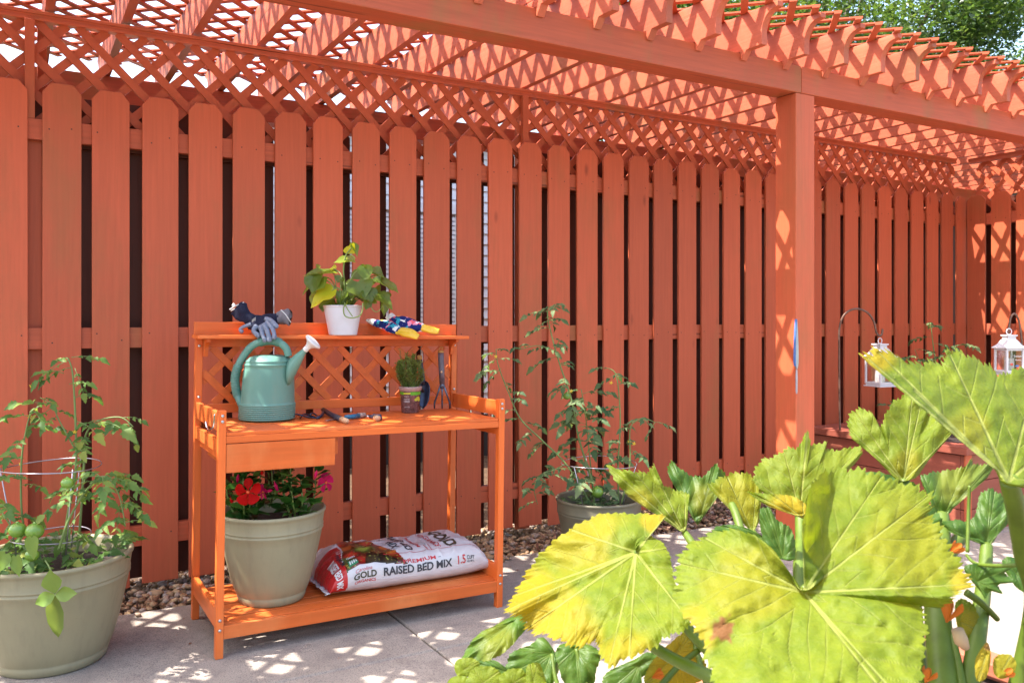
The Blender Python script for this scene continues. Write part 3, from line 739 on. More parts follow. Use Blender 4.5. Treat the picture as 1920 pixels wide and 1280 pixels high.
glove2('flowered blue glove with yellow fingertips hanging over the shelf edge, nearer the pothos', [(701, 604, .01, .017, .006), (715, 607, -.01, .026, .011), (730, 612, -.03, .028, .015), (744, 618, -.05, .023, .014), (752, 621, -.06, .017, .012)],
 [(749, 620, -.06, .018, .012), (762, 623, -.075, .026, .012), (772, 626, -.088, .023, .010), (780, 630, -.094, .017, .007), (784, 632, -.096, .013, .003)], [(687, 600, .02, .006, .003), (695, 602, .012, .014, .005), (703, 605, .008, .018, .007)], None)
glove2('flowered blue glove with yellow fingertips lying flat, rightmost item on the top shelf', [(732, 600, .02, .022, .012), (748, 604, .0, .036, .015), (768, 609, -.02, .034, .015), (786, 613, -.035, .024, .014), (796, 615, -.04, .018, .011)],
 [(792, 614, -.04, .018, .012), (803, 617, -.05, .019, .010), (815, 620, -.06, .017, .008), (823, 621, -.065, .013, .005)], [(729, 591, .03, .020, .008), (733, 595, .025, .022, .010), (737, 600, .02, .022, .012)], None)

# ------------------------------------------------------------------ tools on the counter
M['steel_dark'] = plain('dark_coated_steel', (.035, .045, .085), .35, metal=.4, var=.25, scale=30)
M['handle_dark'] = plain('dark_rubber_grip', (.03, .024, .04), .45, var=.3, scale=50)
M['handle_mauve'] = plain('worn_aluminium_grip', (.13, .10, .12), .45, var=.3, scale=60)
M['tine_grey'] = plain('blue_grey_steel', (.13, .16, .22), .35, metal=.5, var=.3, scale=40)
M['pale_wood'] = plain('pale_wood_end', (.68, .40, .22), .5, var=.15, scale=80)
M['orange_cap'] = plain('ochre_cap', (.50, .25, .06), .5)
M['blue_grip'] = plain('teal_blue_grip', (.01, .14, .26), .35)
yb = BD-.024
dT = onY(795, 740, 3.53).dot(FWD)
def tp(u, v, o=0.): return at(u, v, dT+o)
r = thing('garden_trowel', 'dark blue garden trowel standing on its tip, leaning on the lattice behind the rosemary', 'trowel', tp(792, 766, -.06))
mb = MB(); mb.tube([tp(787, 673, -.02), tp(789, 690, -.025), tp(793, 712, -.03), tp(794, 722, -.035)], [.0115, .0125, .0115, .0095], 14); mb.build('handle', M['handle_dark'], r)
mb = MB(); mb.tube([tp(786.5, 668, -.02), tp(787, 674, -.02)], [.0118, .0128], 14); mb.ball(tp(786.5, 667.5, -.02), .0118, sc=(1, 1, .5)); mb.build('end_cap', M['orange_cap'], r)
mb = MB(); mb.tube([tp(794, 716, -.033), tp(792, 727, -.04), tp(794, 735, -.045)], [.008, .007, .006], 10)
mb.build('shank', M['handle_dark'], r); mb = MB(); rings = []
for t, hw, dep in ((0, .006, .006), (.06, .017, .010), (.2, .0255, .013), (.45, .027, .014), (.7, .0245, .012), (.87, .016, .008), (1., .001, .001)):
    c = tp(796-3*t, 714+52*t, -.045-.02*t); rings.append([c+RIGHT*(hw*a)+(FWD)*(dep*(1-a*a))+FWD*.0 for a in (-1, -.75, -.4, 0, .4, .75, 1)])
mb.loft(rings, False, closed=False); mb.build('blade', M['steel_dark'], r, solid=.0018)
r = thing('hand_cultivator', 'three-pronged hand cultivator leaning upright in the right corner of the bench', 'hand cultivator', tp(829, 763, .0))
mb = MB(); mb.tube([tp(826.5, 661, .01), tp(827, 675, .008), tp(828, 695, .003), tp(829, 720, .0)], [.0135, .0138, .0135, .0120], 14); mb.build('handle', M['handle_mauve'], r)
mb = MB(); mb.tube([tp(826.5, 657, .01), tp(826.5, 661, .01)], [.0125, .014], 14); mb.tube(catmull([tp(823, 656, .01), tp(826, 651, .01), tp(829, 650, .01), tp(829, 656, .01)], 4), .0015, 6); mb.build('end_cap', M['orange_cap'], r)
mb = MB(); c = tp(828, 697, -.012); mb.lathe([(0, .0015), (.0045, .001), (.005, -.002)], c, 12, M=Matrix.Rotation(math.pi/2, 3, 'X')); mb.build('badge', M['pale_wood'], r)
mb = MB(); mb.tube([tp(829, 716, .0), tp(829, 728, -.002)], [.011, .009], 10)
for sgn in (-1, 0, 1):
    mb.tube([tp(829+sgn*3, 722, .0), tp(829+sgn*7, 734, -.004), tp(829+sgn*13, 751, -.008)], [.0052, .0042, .0040], 8)
mb.build('prongs', M['tine_grey'], r)
mb = MB()
for sgn in (-1, 0, 1): mb.tube([tp(829+sgn*13, 750, -.008), tp(829+sgn*14.5, 757, -.014), tp(829+sgn*14.5, 766, -.016)], [.0046, .0044, .0030], 8)
mb.build('prong_tips', M['handle_dark'], r)
CZ = lambda x, y: B(x-.604, y-3.085, .7953).z
def cz(u, v, up=0.):
    p = onZ(u, v, .79); p = onZ(u, v, CZ(p.x, p.y)+up); return p
r = thing('hand_fork', 'dark three-tined hand fork with wooden handle end, lying beside the watering can', 'hand fork', cz(600, 785))
mb = MB(); mb.tube([cz(606, 768, .022), cz(622, 778, .014), cz(641, 786, .012)], [.0095, .0110, .0115], 12); mb.build('handle', M['handle_dark'], r)
mb = MB(); q0 = cz(641, 786, .012); q1 = cz(650, 789, .012); mb.tube([q0, q1], [.0118, .0105], 12); mb.ball(q1, .0105); mb.build('handle_end', M['pale_wood'], r)
mb = MB(); mb.tube([cz(609, 769, .022), cz(602, 780, .008), cz(594, 784, .004)], .006, 8)
for i, (a, b_, c_) in enumerate(((551, 768, 0), (566, 768, 1), (581, 766, 2))):
    e = [(548, 784), (563, 783), (578, 780)][i]
    mb.tube(catmull([cz(598, 784, .003), cz(575+i*9, 781-i*1.5, .008), cz(a+4, b_+8, .020), cz(a, b_+12, .016), cz(*e, .002)], 4), .0032, 7)
mb.build('tines', M['steel_dark'], r)
r = thing('pruning_shears', 'pruning shears with teal-blue and worn grips, lying in the middle of the counter', 'pruning shears', cz(680, 780))
mb = MB(); mb.tube([cz(646, 782, .012), cz(660, 781, .013), cz(672, 779, .013)], [.0085, .0105, .0105], 12); mb.build('grip', M['blue_grip'], r)
mb = MB(); mb.tube([cz(671, 779, .013), cz(682, 778, .013)], [.0108, .0112], 12); mb.ball(cz(682, 778, .013), .0112); mb.build('grip_end', plain('worn_tan_rubber', (.30, .22, .18), .6, var=.3), r)
mb = MB(); mb.tube([cz(690, 780, .010), cz(700, 781, .012), cz(712, 783, .011)], [.006, .009, .011], 12); mb.ball(cz(712, 783, .011), .011); mb.tube([cz(700, 778, .02), cz(714, 779, .02)], [.0055, .0065], 10); mb.build('grip', M['blue_grip'] if False else M['steel_dark'], r)
mb = MB(); mb.tube([cz(704, 783, .012), cz(709, 784, .012)], .0115, 12); mb.build('grip_band', M['pale_wood'], r)
mb = MB(); mb.bar(cz(640, 783, .008), cz(612, 788, .004), .014, .003); mb.build('blade', M['steel'], r); mb = MB(); mb.tube([cz(683, 778, .012), cz(691, 781, .01)], .004, 8); mb.build('spring', M['steel'], r)

# rosemary ----------------------------------------------------
rc = cz(767, 775); rc += FWD*.045; rc.z = CZ(rc.x, rc.y)+.0003
ros = thing('potted_rosemary', 'small bushy rosemary in a clear plastic nursery pot with a printed label, on the counter', 'herb plant', rc)
n = NT('clear_plastic_with_soil'); g = n.noise(n.coords(), 60, 5, .7)
M['clearpot'] = n.pbr(n.ramp(g, [(.35, (.06, .028, .03)), (.6, (.17, .09, .09)), (.75, (.34, .26, .26))]), .22, spec=.6, coat=.4)
M['rimplastic'] = plain('cloudy_plastic_rim', (.42, .28, .25), .3)
mb = MB(); mb.lathe([(0, 0), (.038, 0), (.0395, .003), (.0465, .098)], rc, 40); mb.build('pot', M['clearpot'], ros)
mb = MB(); mb.lathe([(.0467, .096), (.050, .100), (.0505, .106), (.0515, .112), (.0515, .116), (.048, .116), (.046, .10)], rc, 40); mb.build('rim', M['rimplastic'], ros)
mb = MB(); mb.lathe([(0, .100), (.046, .098)], rc, 20); mb.build('soil', M['soil'], ros)
M['lime'] = plain('lime_print', (.12, .42, .02), .4); M['yel'] = plain('yellow_print', (.55, .55, .04), .4); M['whiteprint'] = plain('white_print', (.6, .58, .58), .5)
def onpot(ang, z, off=.0008):
    r_ = .0395+(z-.003)/.095*.007+off; d_ = -FWD*math.cos(ang)+RIGHT*math.sin(ang); return rc+d_*r_+V((0, 0, z))
def patch(mb, a0, a1, z0, z1, off=.0008, k=6):
    vs = []; 
    for i in range(k+1):
        a = a0+(a1-a0)*i/k; vs += [onpot(a, z0, off), onpot(a, z1, off)]
    mb.add(vs, [(2*i, 2*i+2, 2*i+3, 2*i+1) for i in range(k)])
lb = MB(); patch(lb, -1.3, -.55, .082, .093); patch(lb, .15, 1.4, .080, .094); lab = lb.build('printed_label', M['lime'], ros)
lb = MB(); patch(lb, -.55, .15, .084, .091); 
for (a, z, r_) in ((.95, .064, .012), (.70, .060, .008), (1.15, .058, .008), (-1.25, .066, .007)):
    vs = [onpot(a+math.cos(t)*r_/.045, z+math.sin(t)*r_*.8, .0012) for t in [j*.5236 for j in range(12)]]; lb.add(vs, [tuple(range(12))])
lb.build('printed_label', M['yel'], ros)
def textmesh(s, size=1., bold=0.):
    cu = bpy.data.curves.new('t', 'FONT'); cu.body = s; cu.size = size; cu.offset = bold; cu.align_x = 'CENTER'; cu.align_y = 'CENTER'; cu.resolution_u = 3
    o = bpy.data.objects.new('t', cu); COL.objects.link(o); bpy.context.view_layer.update()
    me = bpy.data.meshes.new_from_object(o.evaluated_get(bpy.context.evaluated_depsgraph_get()))
    bpy.data.objects.remove(o); bm = bmesh.new(); bm.from_mesh(me); bpy.data.meshes.remove(me)
    bmesh.ops.triangulate(bm, faces=bm.faces)
    vs = [v.co.copy() for v in bm.verts]; fs = [tuple(v.index for v in f.verts) for f in bm.faces]; bm.free()
    w_ = max(v.x for v in vs)-min(v.x for v in vs)
    return vs, fs, w_
def subdiv_long(vs, fs, L):
    vs = list(vs); out = []; st = list(fs); mid = {}
    def m(a, b):
        k = (min(a, b), max(a, b))
        if k not in mid: mid[k] = len(vs); vs.append((vs[a]+vs[b])/2)
        return mid[k]
    while st:
        f = st.pop(); a, b, c = f; e = [((vs[a]-vs[b]).length, a, b, c), ((vs[b]-vs[c]).length, b, c, a), ((vs[c]-vs[a]).length, c, a, b)]
        e.sort(key=lambda q: -q[0])
        if e[0][0] > L: _, p, q, r_ = e[0]; k = m(p, q); st += [(p, k, r_), (k, q, r_)]
        else: out.append(f)
    return vs, out
lb = MB()
for s, z, w_ in (('FLAVOR', .062, .026), ('HERBS', .052, .026), ('ROSEMARY', .074, .022), ('grow in sun', .028, .026)):
    vs, fs, ww = textmesh(s, 1., .01); k = w_/ww; vs = [v*k for v in vs]
    lb.add([onpot(-.25+v.x/.043, z+v.y*1.15, .0013) for v in vs], fs)
lb.build('lettering', M['whiteprint'], ros)
M['rosemary'] = leafmat('rosemary_needles', (.17, .25, .05), (.45, .55, .10), .4, .5, var=.45)
mb = MB(); st = MB(); rr_ = random.Random(9)
for k in range(38):
    a = rr_.uniform(0, 6.28); q = rr_.random()**.6; b0 = rc+V((math.cos(a)*.022*q, math.sin(a)*.022*q, .10))
    top = rc+V((0, 0, .10))+RIGHT*(-.008+math.cos(a)*.060*q)+FWD*(math.sin(a)*.050*q)+V((0, 0, (.175-.075*q)*rr_.uniform(.75, 1.1)))
    if k == 0: top = rc+RIGHT*-.045+V((0, 0, .275))
    midp = (b0+top)/2+RIGHT*(math.cos(a)*.018*q); P_ = catmull([b0, midp, top], 10); st.tube(P_, .0011, 5)
    for j, p in enumerate(P_[2:]):
        for m_ in range(6 if k else 3):
            d_ = V((rr_.gauss(0, 1), rr_.gauss(0, 1), rr_.uniform(.5, 1.6))).normalized(); L = rr_.uniform(.012, .02)*(1 if k else .6)
            blade(mb, p, p+d_*L, .0034, (rr_.gauss(0, 1), rr_.gauss(0, 1), .3), 'x')
for k in range(4): st.tube([rc+RIGHT*-.025+V((0, 0, .115)), rc+RIGHT*(-.045-.004*k)+V((0, 0, .15))], .0009, 4)
st.build('stems', plain('woody_stem', (.16, .10, .05), .8), ros); mb.build('foliage', M['rosemary'], ros)
# ------------------------------------------------------------------ big pot with mandevilla on the lower shelf
SH = .1147
bp = B(.243, .222, SH)
bp = V((.860, 3.312, 0)); bp.z = B(.256, .227, SH).z+.0008
man = thing('potted_mandevilla', 'beige resin pot of red and pink mandevilla on the lower shelf, under the drawer', 'flower pot', bp)
mb = pot_mesh(bp, .124, .206, .350, lip=.010); mb.build('pot', M['pot_beige'], man)
mb = MB(); mb.lathe([(0, .305), (.12, .30), (.192, .29)], bp, 40); mb.build('soil', M['soil'], man)
n = NT('mandevilla_leaf'); ge = n.node('NewGeometry'); r_ = ge.outputs['Random Per Island']
c = n.ramp(r_, [(0, (.012, .055, .012)), (.5, (.03, .12, .018)), (.8, (.07, .20, .03)), (1, (.14, .28, .05))])
M['mand'] = n.pbr(c, .28, spec=.6, tl=n.ramp(r_, [(0, (.05, .16, .02)), (1, (.25, .45, .06))]), tlfac=.3)
M['red_petal'] = leafmat('scarlet_petal', (.50, .004, .003), (.60, .004, .003), .25, .6, var=.15, spec=.08)
M['pink_petal'] = leafmat('hot_pink_petal', (.60, .012, .10), (.75, .03, .16), .3, .6, var=.2, spec=.08)
M['orange_throat'] = plain('orange_throat', (.80, .10, .02), .6)
lv = MB(); st = MB(); rm = random.Random(4)
dM = 3.26
for (cu, cv, spread, nL, hgt, dz) in ((462, 968, .085, 72, .20, -.03), (560, 968, .115, 84, .23, .0), (500, 935, .07, 24, .14, .12)):
    c0 = at(cu, cv, dM+dz)
    for s_ in range(6):
        a = rm.uniform(0, 6.28); q = rm.uniform(.2, 1.)
        top = c0+V((math.cos(a)*spread*q, math.sin(a)*spread*q*.8, hgt*rm.uniform(.6, 1.)))
        b0 = c0+V((math.cos(a)*.02, math.sin(a)*.02, -.03)); P_ = catmull([b0, (b0+top)/2+V((math.cos(a)*.02, math.sin(a)*.02, 0)), top], 8); st.tube(P_, .0028, 6)
        for j in range(nL//6):
            p = P_[min(len(P_)-1, int(len(P_)*(.2+.8*j/(nL/6))))]; a2 = rm.uniform(0, 6.28)
            if rm.random() < .4: a2 = math.atan2(-FWD.y, -FWD.x)+rm.uniform(-1, 1)
            d_ = V((math.cos(a2), math.sin(a2), rm.uniform(-.1, .9))).normalized(); L = rm.uniform(.055, .095)
            blade(lv, p, p+d_*L, L*.50, UP*1.+d_*.2+V((rm.gauss(0, .3), rm.gauss(0, .3), 0)), 'lance', fold=.12, curl=.25*rm.random())
st.build('stems', M['stem_green'], man); lv.build('foliage', M['mand'], man)
def flower5(c, nrm, r, mp, name='flower', throat=.9, par=None, back=.03):
    nrm = V(nrm).normalized(); a = nrm.orthogonal().normalized(); b = nrm.cross(a); mb = MB()
    for k in range(5):
        t = k*1.2566+.3; d_ = a*math.cos(t)+b*math.sin(t); s_ = a*math.cos(t+1.57)+b*math.sin(t+1.57)
        blade(mb, c+d_*r*.10, c+d_*r+nrm*r*.10, r*.92, nrm+s_*.35, 'petal', fold=-.06, curl=.10)
    o = mb.build(name, mp, par)
    m2 = MB(); m2.lathe([(r*.17, .0), (r*.13, -r*.25), (r*.08, -back), (.0, -back)], c-nrm*0, 14, M=nrm.to_track_quat('Z', 'Y').to_matrix()); m2.ball(c+nrm*.001, r*.13)
    m2.build('throat', M['orange_throat'], par); return o
flower5(at(465, 922, dM-.17), -FWD+UP*.25-RIGHT*.1, .050, M['red_petal'], par=man)
flower5(at(492, 922, dM-.11), RIGHT*.95-FWD*.25+UP*.35, .030, M['pink_petal'], par=man)
flower5(at(611, 904, dM+.02), RIGHT*.75-FWD*.55+UP*.1, .038, M['pink_petal'], par=man)
mb = MB(); mb.tube(catmull([at(585, 918, dM), at(598, 912, dM+.01), at(609, 905, dM+.02)], 4), [.002]*4+[.004]*5, 7); mb.build('flower_stalk', M['stem_green'], man)
for (u0, v0, u1, v1, mm) in ((430, 915, 420, 911, 'red_petal'), (491, 890, 491, 882, 'red_petal'), (445, 905, 447, 888, 'pink_petal'), (523, 925, 514, 902, 'pink_petal'), (590, 898, 594, 881, 'pink_petal'), (437, 945, 432, 932, 'red_petal'), (511, 918, 500, 921, 'pink_petal')):
    a = at(u0, v0, dM-.10); b = at(u1, v1, dM-.11); mb = MB(); mb.tube([a, a+(b-a)*.35, a+(b-a)*.65, b], [.002, .0058, .0062, .001], 8); mb.build('bud', M[mm], man)

# ------------------------------------------------------------------ bag of soil mix
BX0, BLN = .462, .690; byc, bhd, bht = .266, .185, .074
bagM = BM
def bagpt(a, s):
    """a 0..1 along the bag, s metres round from the lower front edge up, over the top, to the lower back edge"""
    P_ = TBL; s = max(0., min(P_[-1][0], s))
    lo = 0; hi = len(P_)-1
    while hi-lo > 1:
        m_ = (lo+hi)//2
        if P_[m_][0] <= s: lo = m_
        else: hi = m_
    k = (s-P_[lo][0])/max(1e-9, P_[hi][0]-P_[lo][0]); y = P_[lo][1]+(P_[hi][1]-P_[lo][1])*k; z = P_[lo][2]+(P_[hi][2]-P_[lo][2])*k
    e = abs(2*a-1); th = max(0., 1-e**5)**.55; wd = 1-.10*e**4
    if a > .5: th = max(0., 1-e**7)**.6
    lump = 1+.10*noise.noise(V((a*3.1+2, y*5, .3)))+.05*math.sin(a*7+1)
    zz = (.026*(1-th))*(1-z)*0+z*2*bht*th*lump+.020*(1-th)
    wr = .0028*noise.noise(V((a*15, y*12/bhd*.1, z*4)))+.004*noise.noise(V((a*6+5, y*40*.3, z*3)))*(1-th*.5)
    rd = 1-abs(noise.noise(V((a*5+y*4, y*9-a*6, 2.))))*2.2; wr += .007*max(0., rd)**3*z-.004*z*th; wr += .0045*noise.noise(V((a*9, y*17, 5)))*z
    wr += .0030*math.sin((y/bhd)*22+noise.noise(V((a*9, y*9, 0)))*5)*sstep(.72, 1., e)
    dz = wr*(1 if z > .3 else .4)
    xx = BX0+a*BLN+ (.02*math.sin(y/bhd*2.)*(1-2*a) if False else 0)-.018*(1-e**3*0)*0
    # corners pulled out a little, ends bowed
    xx += (a-.5)*2*e**6*(.015-.035*(1-(y/bhd)**2)*.0)
    return BM@V((xx, byc+y*wd, SH+.002+max(0., zz)+dz))
TBL = []; acc = 0; prev = None
for k in range(121):
    ph_ = -math.pi*.5-.001+ (math.pi*0)  # walk a superellipse from lower front to lower back
    t = math.pi*1.30-(math.pi*1.60)*k/120   # angle from front-below over the top to back-below
    cx_, sz_ = math.cos(t), math.sin(t); nn = 2/2.9
    y = math.copysign(abs(cx_)**nn, cx_)*bhd; z = math.copysign(abs(sz_)**nn, sz_)*.5+.5
    z = max(0., (z-.06)/.94)
    if prev: acc += math.hypot(y-prev[0], (z-prev[1])*2*bht)
    TBL.append((acc, y, z)); prev = (y, z)
SMAX = acc
NA, NSG = 170, 110
vs = []; fs = []; mi = []
for i in range(NA+1):
    for j in range(NSG+1): vs.append(bagpt(i/NA, SMAX*j/NSG))
def bagmat(a, s):
    if a < .075+.008*math.sin(s*9)+.05*sstep(.20, .36, s) and .05 < s < .38: return 1
    if .085+.05*sstep(.20, .36, s) < a and s > .135+.015*math.sin(a*8) and s < .47:
        if a < .44-(s-.13)*.55: return 2
    return 0
for i in range(NA):
    for j in range(NSG):
        fs.append((i*(NSG+1)+j, (i+1)*(NSG+1)+j, (i+1)*(NSG+1)+j+1, i*(NSG+1)+j+1)); mi.append(bagmat((i+.5)/NA, SMAX*(j+.5)/NSG))
for i in range(NA):  # underside
    fs.append((i*(NSG+1), i*(NSG+1)+NSG, (i+1)*(NSG+1)+NSG, (i+1)*(NSG+1))); mi.append(0)
bag = thing('soil_bag', 'white and red plastic bag of raised bed soil mix lying on the lower shelf', 'soil bag', B(BX0+.3, .25, SH))
n = NT('bag_white_film'); vec = n.coords(rand=False); g = n.noise(n.coords((1, 3, 3), rand=False), 24, 4, .6); g2 = n.noise(vec, 9, 3)
M['bag_white'] = n.pbr(n.ramp(g2, [(.3, (.60, .58, .60)), (.7, (.70, .68, .69))]), .30, n.bump(g, .6, .006), spec=.5)
n = NT('bag_red_print'); g = n.noise(n.coords((1, 3, 3), rand=False), 24, 4, .6)
M['bag_red'] = n.pbr((.55, .02, .022), .3, n.bump(g, .5, .006), spec=.5)
n = NT('produce_picture'); vec = n.coords((1, 1, 1), rand=False); vo = n.node('TexVoronoi', feature='SMOOTH_F1'); vo.inputs['Scale'].default_value = 15; vo.inputs['Smoothness'].default_value = .15; vo.inputs['Randomness'].default_value = .8
nz = n.noise(vec, 25, 3); va = n.node('VectorMath', operation='ADD'); n.link(vec, va.inputs[0]); n.link(n.math('MULTIPLY', nz, .02), va.inputs[1]); n.link(va.outputs[0], vo.inputs['Vector'])
sp = n.node('SeparateColor'); n.link(vo.outputs['Color'], sp.inputs[0])
c = n.ramp(sp.outputs[1], [(0, (.05, .04, .02)), (.14, (.60, .03, .015)), (.5, (.55, .12, .02)), (.62, (.30, .38, .05)), (.78, (.55, .05, .02)), (.92, (.10, .14, .04))]); c.node.color_ramp.interpolation = 'CONSTANT'
hl = n.ramp(vo.outputs['Distance'], [(.0, 1.0), (.30, .9), (.52, .18)]); c = n.mix(1., c, hl, 'MULTIPLY')
nn_ = n.noise(vec, 90, 2); c = n.mix(n.ramp(nn_, [(.60, 0.), (.66, .6)]), c, (.42, .50, .10))
M['bag_pic'] = n.pbr(c, .3, spec=.5)
mb = MB(); mb.v = vs; mb.f = fs; mb.m = mi; mb.smooth = [True]*len(fs)
mb.build('sack', [M['bag_white'], M['bag_red'], M['bag_pic']], bag)
def bagstamp(txt, a0, s0, height, width, mode, mat, name='lettering', bold=.02, off=.0016, slant=0.):
    vs, fs, w_ = textmesh(txt, 1., bold); hh = max(v.y for v in vs)-min(v.y for v in vs)
    kx, ky = width/w_, height/hh; yc_ = (max(v.y for v in vs)+min(v.y for v in vs))/2; vs = [V(((v.x+slant*v.y)*kx, (v.y-yc_)*ky, 0)) for v in vs]
    vs, fs = subdiv_long(vs, fs, .008); out = []
    for v in vs:
        if mode == 'front': a, s = a0+v.x/BLN, s0+v.y
        elif mode == 'top': a, s = a0+v.y/BLN, s0-v.x
        p = bagpt(a, s); pa = bagpt(a+.004, s)-bagpt(a-.004, s); ps = bagpt(a, s+.003)-bagpt(a, s-.003)
        nr = pa.cross(ps)
        if nr.length > 0: nr.normalize()
        q = bagpt(a, s); c_ = BM@V((BX0+a*BLN, byc, SH+.05))
        if nr.dot(q-c_) < 0: nr = -nr
        out.append(p+nr*off)
    m2 = MB(); m2.add(out, fs); m2.build(name, mat, bag)
ink = plain('dark_ink', (.03, .035, .05), .4); redink = plain('red_ink', (.55, .03, .035), .4); olive = plain('olive_ink', (.05, .05, .025), .4); wink = plain('white_ink', (.75, .74, .74), .4); greyink = plain('grey_ink', (.25, .26, .28), .4); grn = plain('green_badge', (.0, .22, .09), .4)
FB = .055
def A_(X): return (X-.604-BX0)/BLN
bagstamp('RAISED BED MIX', A_(1.415), FB+.055, .033, .305, 'front', ink, bold=.03)
bagstamp('PREMIUM', A_(1.425), FB+.087, .017, .145, 'front', redink, bold=.02)
bagstamp('-', A_(1.335), FB+.087, .003, .012, 'front', greyink); bagstamp('-', A_(1.515), FB+.087, .003, .012, 'front', greyink)
bagstamp('GOLD', A_(1.19), FB+.050, .026, .090, 'front', olive, bold=.03)
bagstamp('ORGANICS', A_(1.19), FB+.027, .011, .084, 'front', redink)
bagstamp('Carolina', A_(1.185), FB+.073, .014, .066, 'front', redink, slant=.3, bold=0)
bagstamp('1.5', A_(1.612), FB+.060, .034, .036, 'front', redink, bold=.02)
bagstamp('CUFT', A_(1.657), FB+.066, .016, .036, 'front', ink); bagstamp('42.48 L', A_(1.657), FB+.050, .009, .034, 'front', ink)
ST = FB+.265
bagstamp('RAISED BED', A_(1.405), ST, .034, .24, 'top', ink, bold=.03)
bagstamp('MIX', A_(1.355), ST-.045, .034, .075, 'top', ink, bold=.03)
bagstamp('PREMIUM', A_(1.452), ST-.02, .016, .16, 'top', redink)
bagstamp('ORGANICS', A_(1.535), ST-.015, .026, .21, 'top', redink, bold=.02)
bagstamp('GOLD', A_(1.600), ST-.015, .058, .22, 'top', olive, bold=.04)
bagstamp('Organic Mix', A_(1.485), ST-.06, .012, .07, 'top', greyink, bold=0)
for X_ in (1.478, 1.497): bagstamp('-', A_(X_), ST-.11, .003, .05, 'top', redink)
bagstamp('-', A_(1.50), FB+.133, .0022, .44, 'front', redink)
bagstamp('RAISED BED MIX', .045, FB+.115, .022, .20, 'top', wink, bold=.03)
bagstamp('PREMIUM', .080, FB+.18, .013, .10, 'top', ink, bold=.02)
bagstamp('1.5', .105, FB+.25, .022, .028, 'top', wink, bold=.02)
bagstamp('I', .125, FB+.118, .030, .034, 'front', grn, bold=.5) 
bagstamp('OMRI', .128, FB+.158, .012, .032, 'front', wink, bold=.03)
bagstamp('lili', .125, FB+.118, .016, .026, 'front', wink, bold=.02, off=.0028)
for k_, w_ in enumerate((.04, .06, .045)): bagstamp('I'*3, .26+.075*k_, FB+.36, w_*.35, .03, 'top', wink)
# seam flap at the right end
mb = MB(); rows = []
for j in range(30):
    s = SMAX*(.08+.84*j/29); p = bagpt(1., s); rows += [p, p+V((.030+.006*math.sin(j*1.3), 0, .004*math.sin(j*.9))), ]
mb.add(rows, [(2*j, 2*j+1, 2*j+3, 2*j+2) for j in range(29)], 0, True); mb.build('seam_flap', M['bag_white'], bag, solid=.0012)
mb = MB(); rows = []
for j in range(30):
    s = SMAX*(.08+.84*j/29); p = bagpt(0., s); rows += [p, p-V((.018+.004*math.sin(j*1.3), 0, .004*math.sin(j*.9))), ]
mb.add(rows, [(2*j, 2*j+1, 2*j+3, 2*j+2) for j in range(29)], 0, True); mb.build('seam_flap', M['bag_white'], bag, solid=.0012)

# ------------------------------------------------------------------ tomato plants
n = NT('tomato_leaf'); ge = n.node('NewGeometry'); r_ = ge.outputs['Random Per Island']
c = n.ramp(r_, [(0, (.06, .14, .03)), (.5, (.12, .24, .05)), (.85, (.19, .30, .06)), (.97, (.34, .36, .06))])
M['tomleaf'] = n.pbr(c, .55, spec=.3, tl=n.ramp(r_, [(0, (.12, .30, .05)), (1, (.40, .55, .08))]), tlfac=.42)
n = NT('tomato_leaf_dusty'); ge = n.node('NewGeometry'); r_ = ge.outputs['Random Per Island']
c = n.ramp(r_, [(0, (.05, .11, .04)), (.5, (.12, .20, .075)), (.9, (.22, .29, .12))])
M['tomleaf2'] = n.pbr(c, .6, spec=.3, tl=n.ramp(r_, [(0, (.08, .20, .05)), (1, (.30, .42, .09))]), tlfac=.38)
M['tomstem'] = plain('hairy_green_stem', (.17, .25, .07), .6)
M['green_tomato'] = plain('green_tomato', (.16, .30, .035), .25, var=.1, scale=6, spec=.6)
M['wire'] = plain('galvanised_wire', (.50, .47, .52), .35, metal=.8)
def tomleaf(mb, st, base, dirv, L, rnd, nrm=None, w=.5, seg=3, droop=.5):
    d = V(dirv).normalized(); P_ = []; 
    for k in range(8):
        t = k/7; P_.append(base+d*(L*t)+V((0, 0, -L*droop*t*t*.55)))
    st.tube(P_, [.0014-.0006*k/7 for k in range(8)], 5)
    side = d.cross(UP); 
    if side.length < .1: side = RIGHT.copy()
    side.normalize()
    for k, sz in ((2, .55), (4, .8), (6, .75)):
        if seg < 3 and k == 2: continue
        for sg in (-1, 1):
            p = P_[k]; dd = (side*sg*1.+(P_[k]-P_[k-1]).normalized()*.55+V((0, 0, rnd.uniform(-.45, .1)))).normalized(); l = L*.49*sz*rnd.uniform(.8, 1.15)
            nn = V((rnd.gauss(0, .35), rnd.gauss(0, .35), .8))-FWD*.8
            blade(mb, p, p+dd*l, l*w*rnd.uniform(.85, 1.1), nn, 'tom', fold=rnd.uniform(.02, .2), curl=rnd.uniform(.1, .35))
    dd = (P_[7]-P_[6]).normalized(); l = L*.48
    blade(mb, P_[7], P_[7]+(dd+V((0, 0, -.2))).normalized()*l, l*(w+.1), V((rnd.gauss(0, .3), rnd.gauss(0, .3), .8))-FWD*.8, 'tom', fold=.1, curl=.25)
def stem_path(pts, d, r0, r1, st, k=8):
    P_ = catmull([at(p[0], p[1], d+(p[2] if len(p) > 2 else 0)) for p in pts], k); n_ = len(P_)
    st.tube(P_, [r0+(r1-r0)*i/(n_-1) for i in range(n_)], 7); return P_
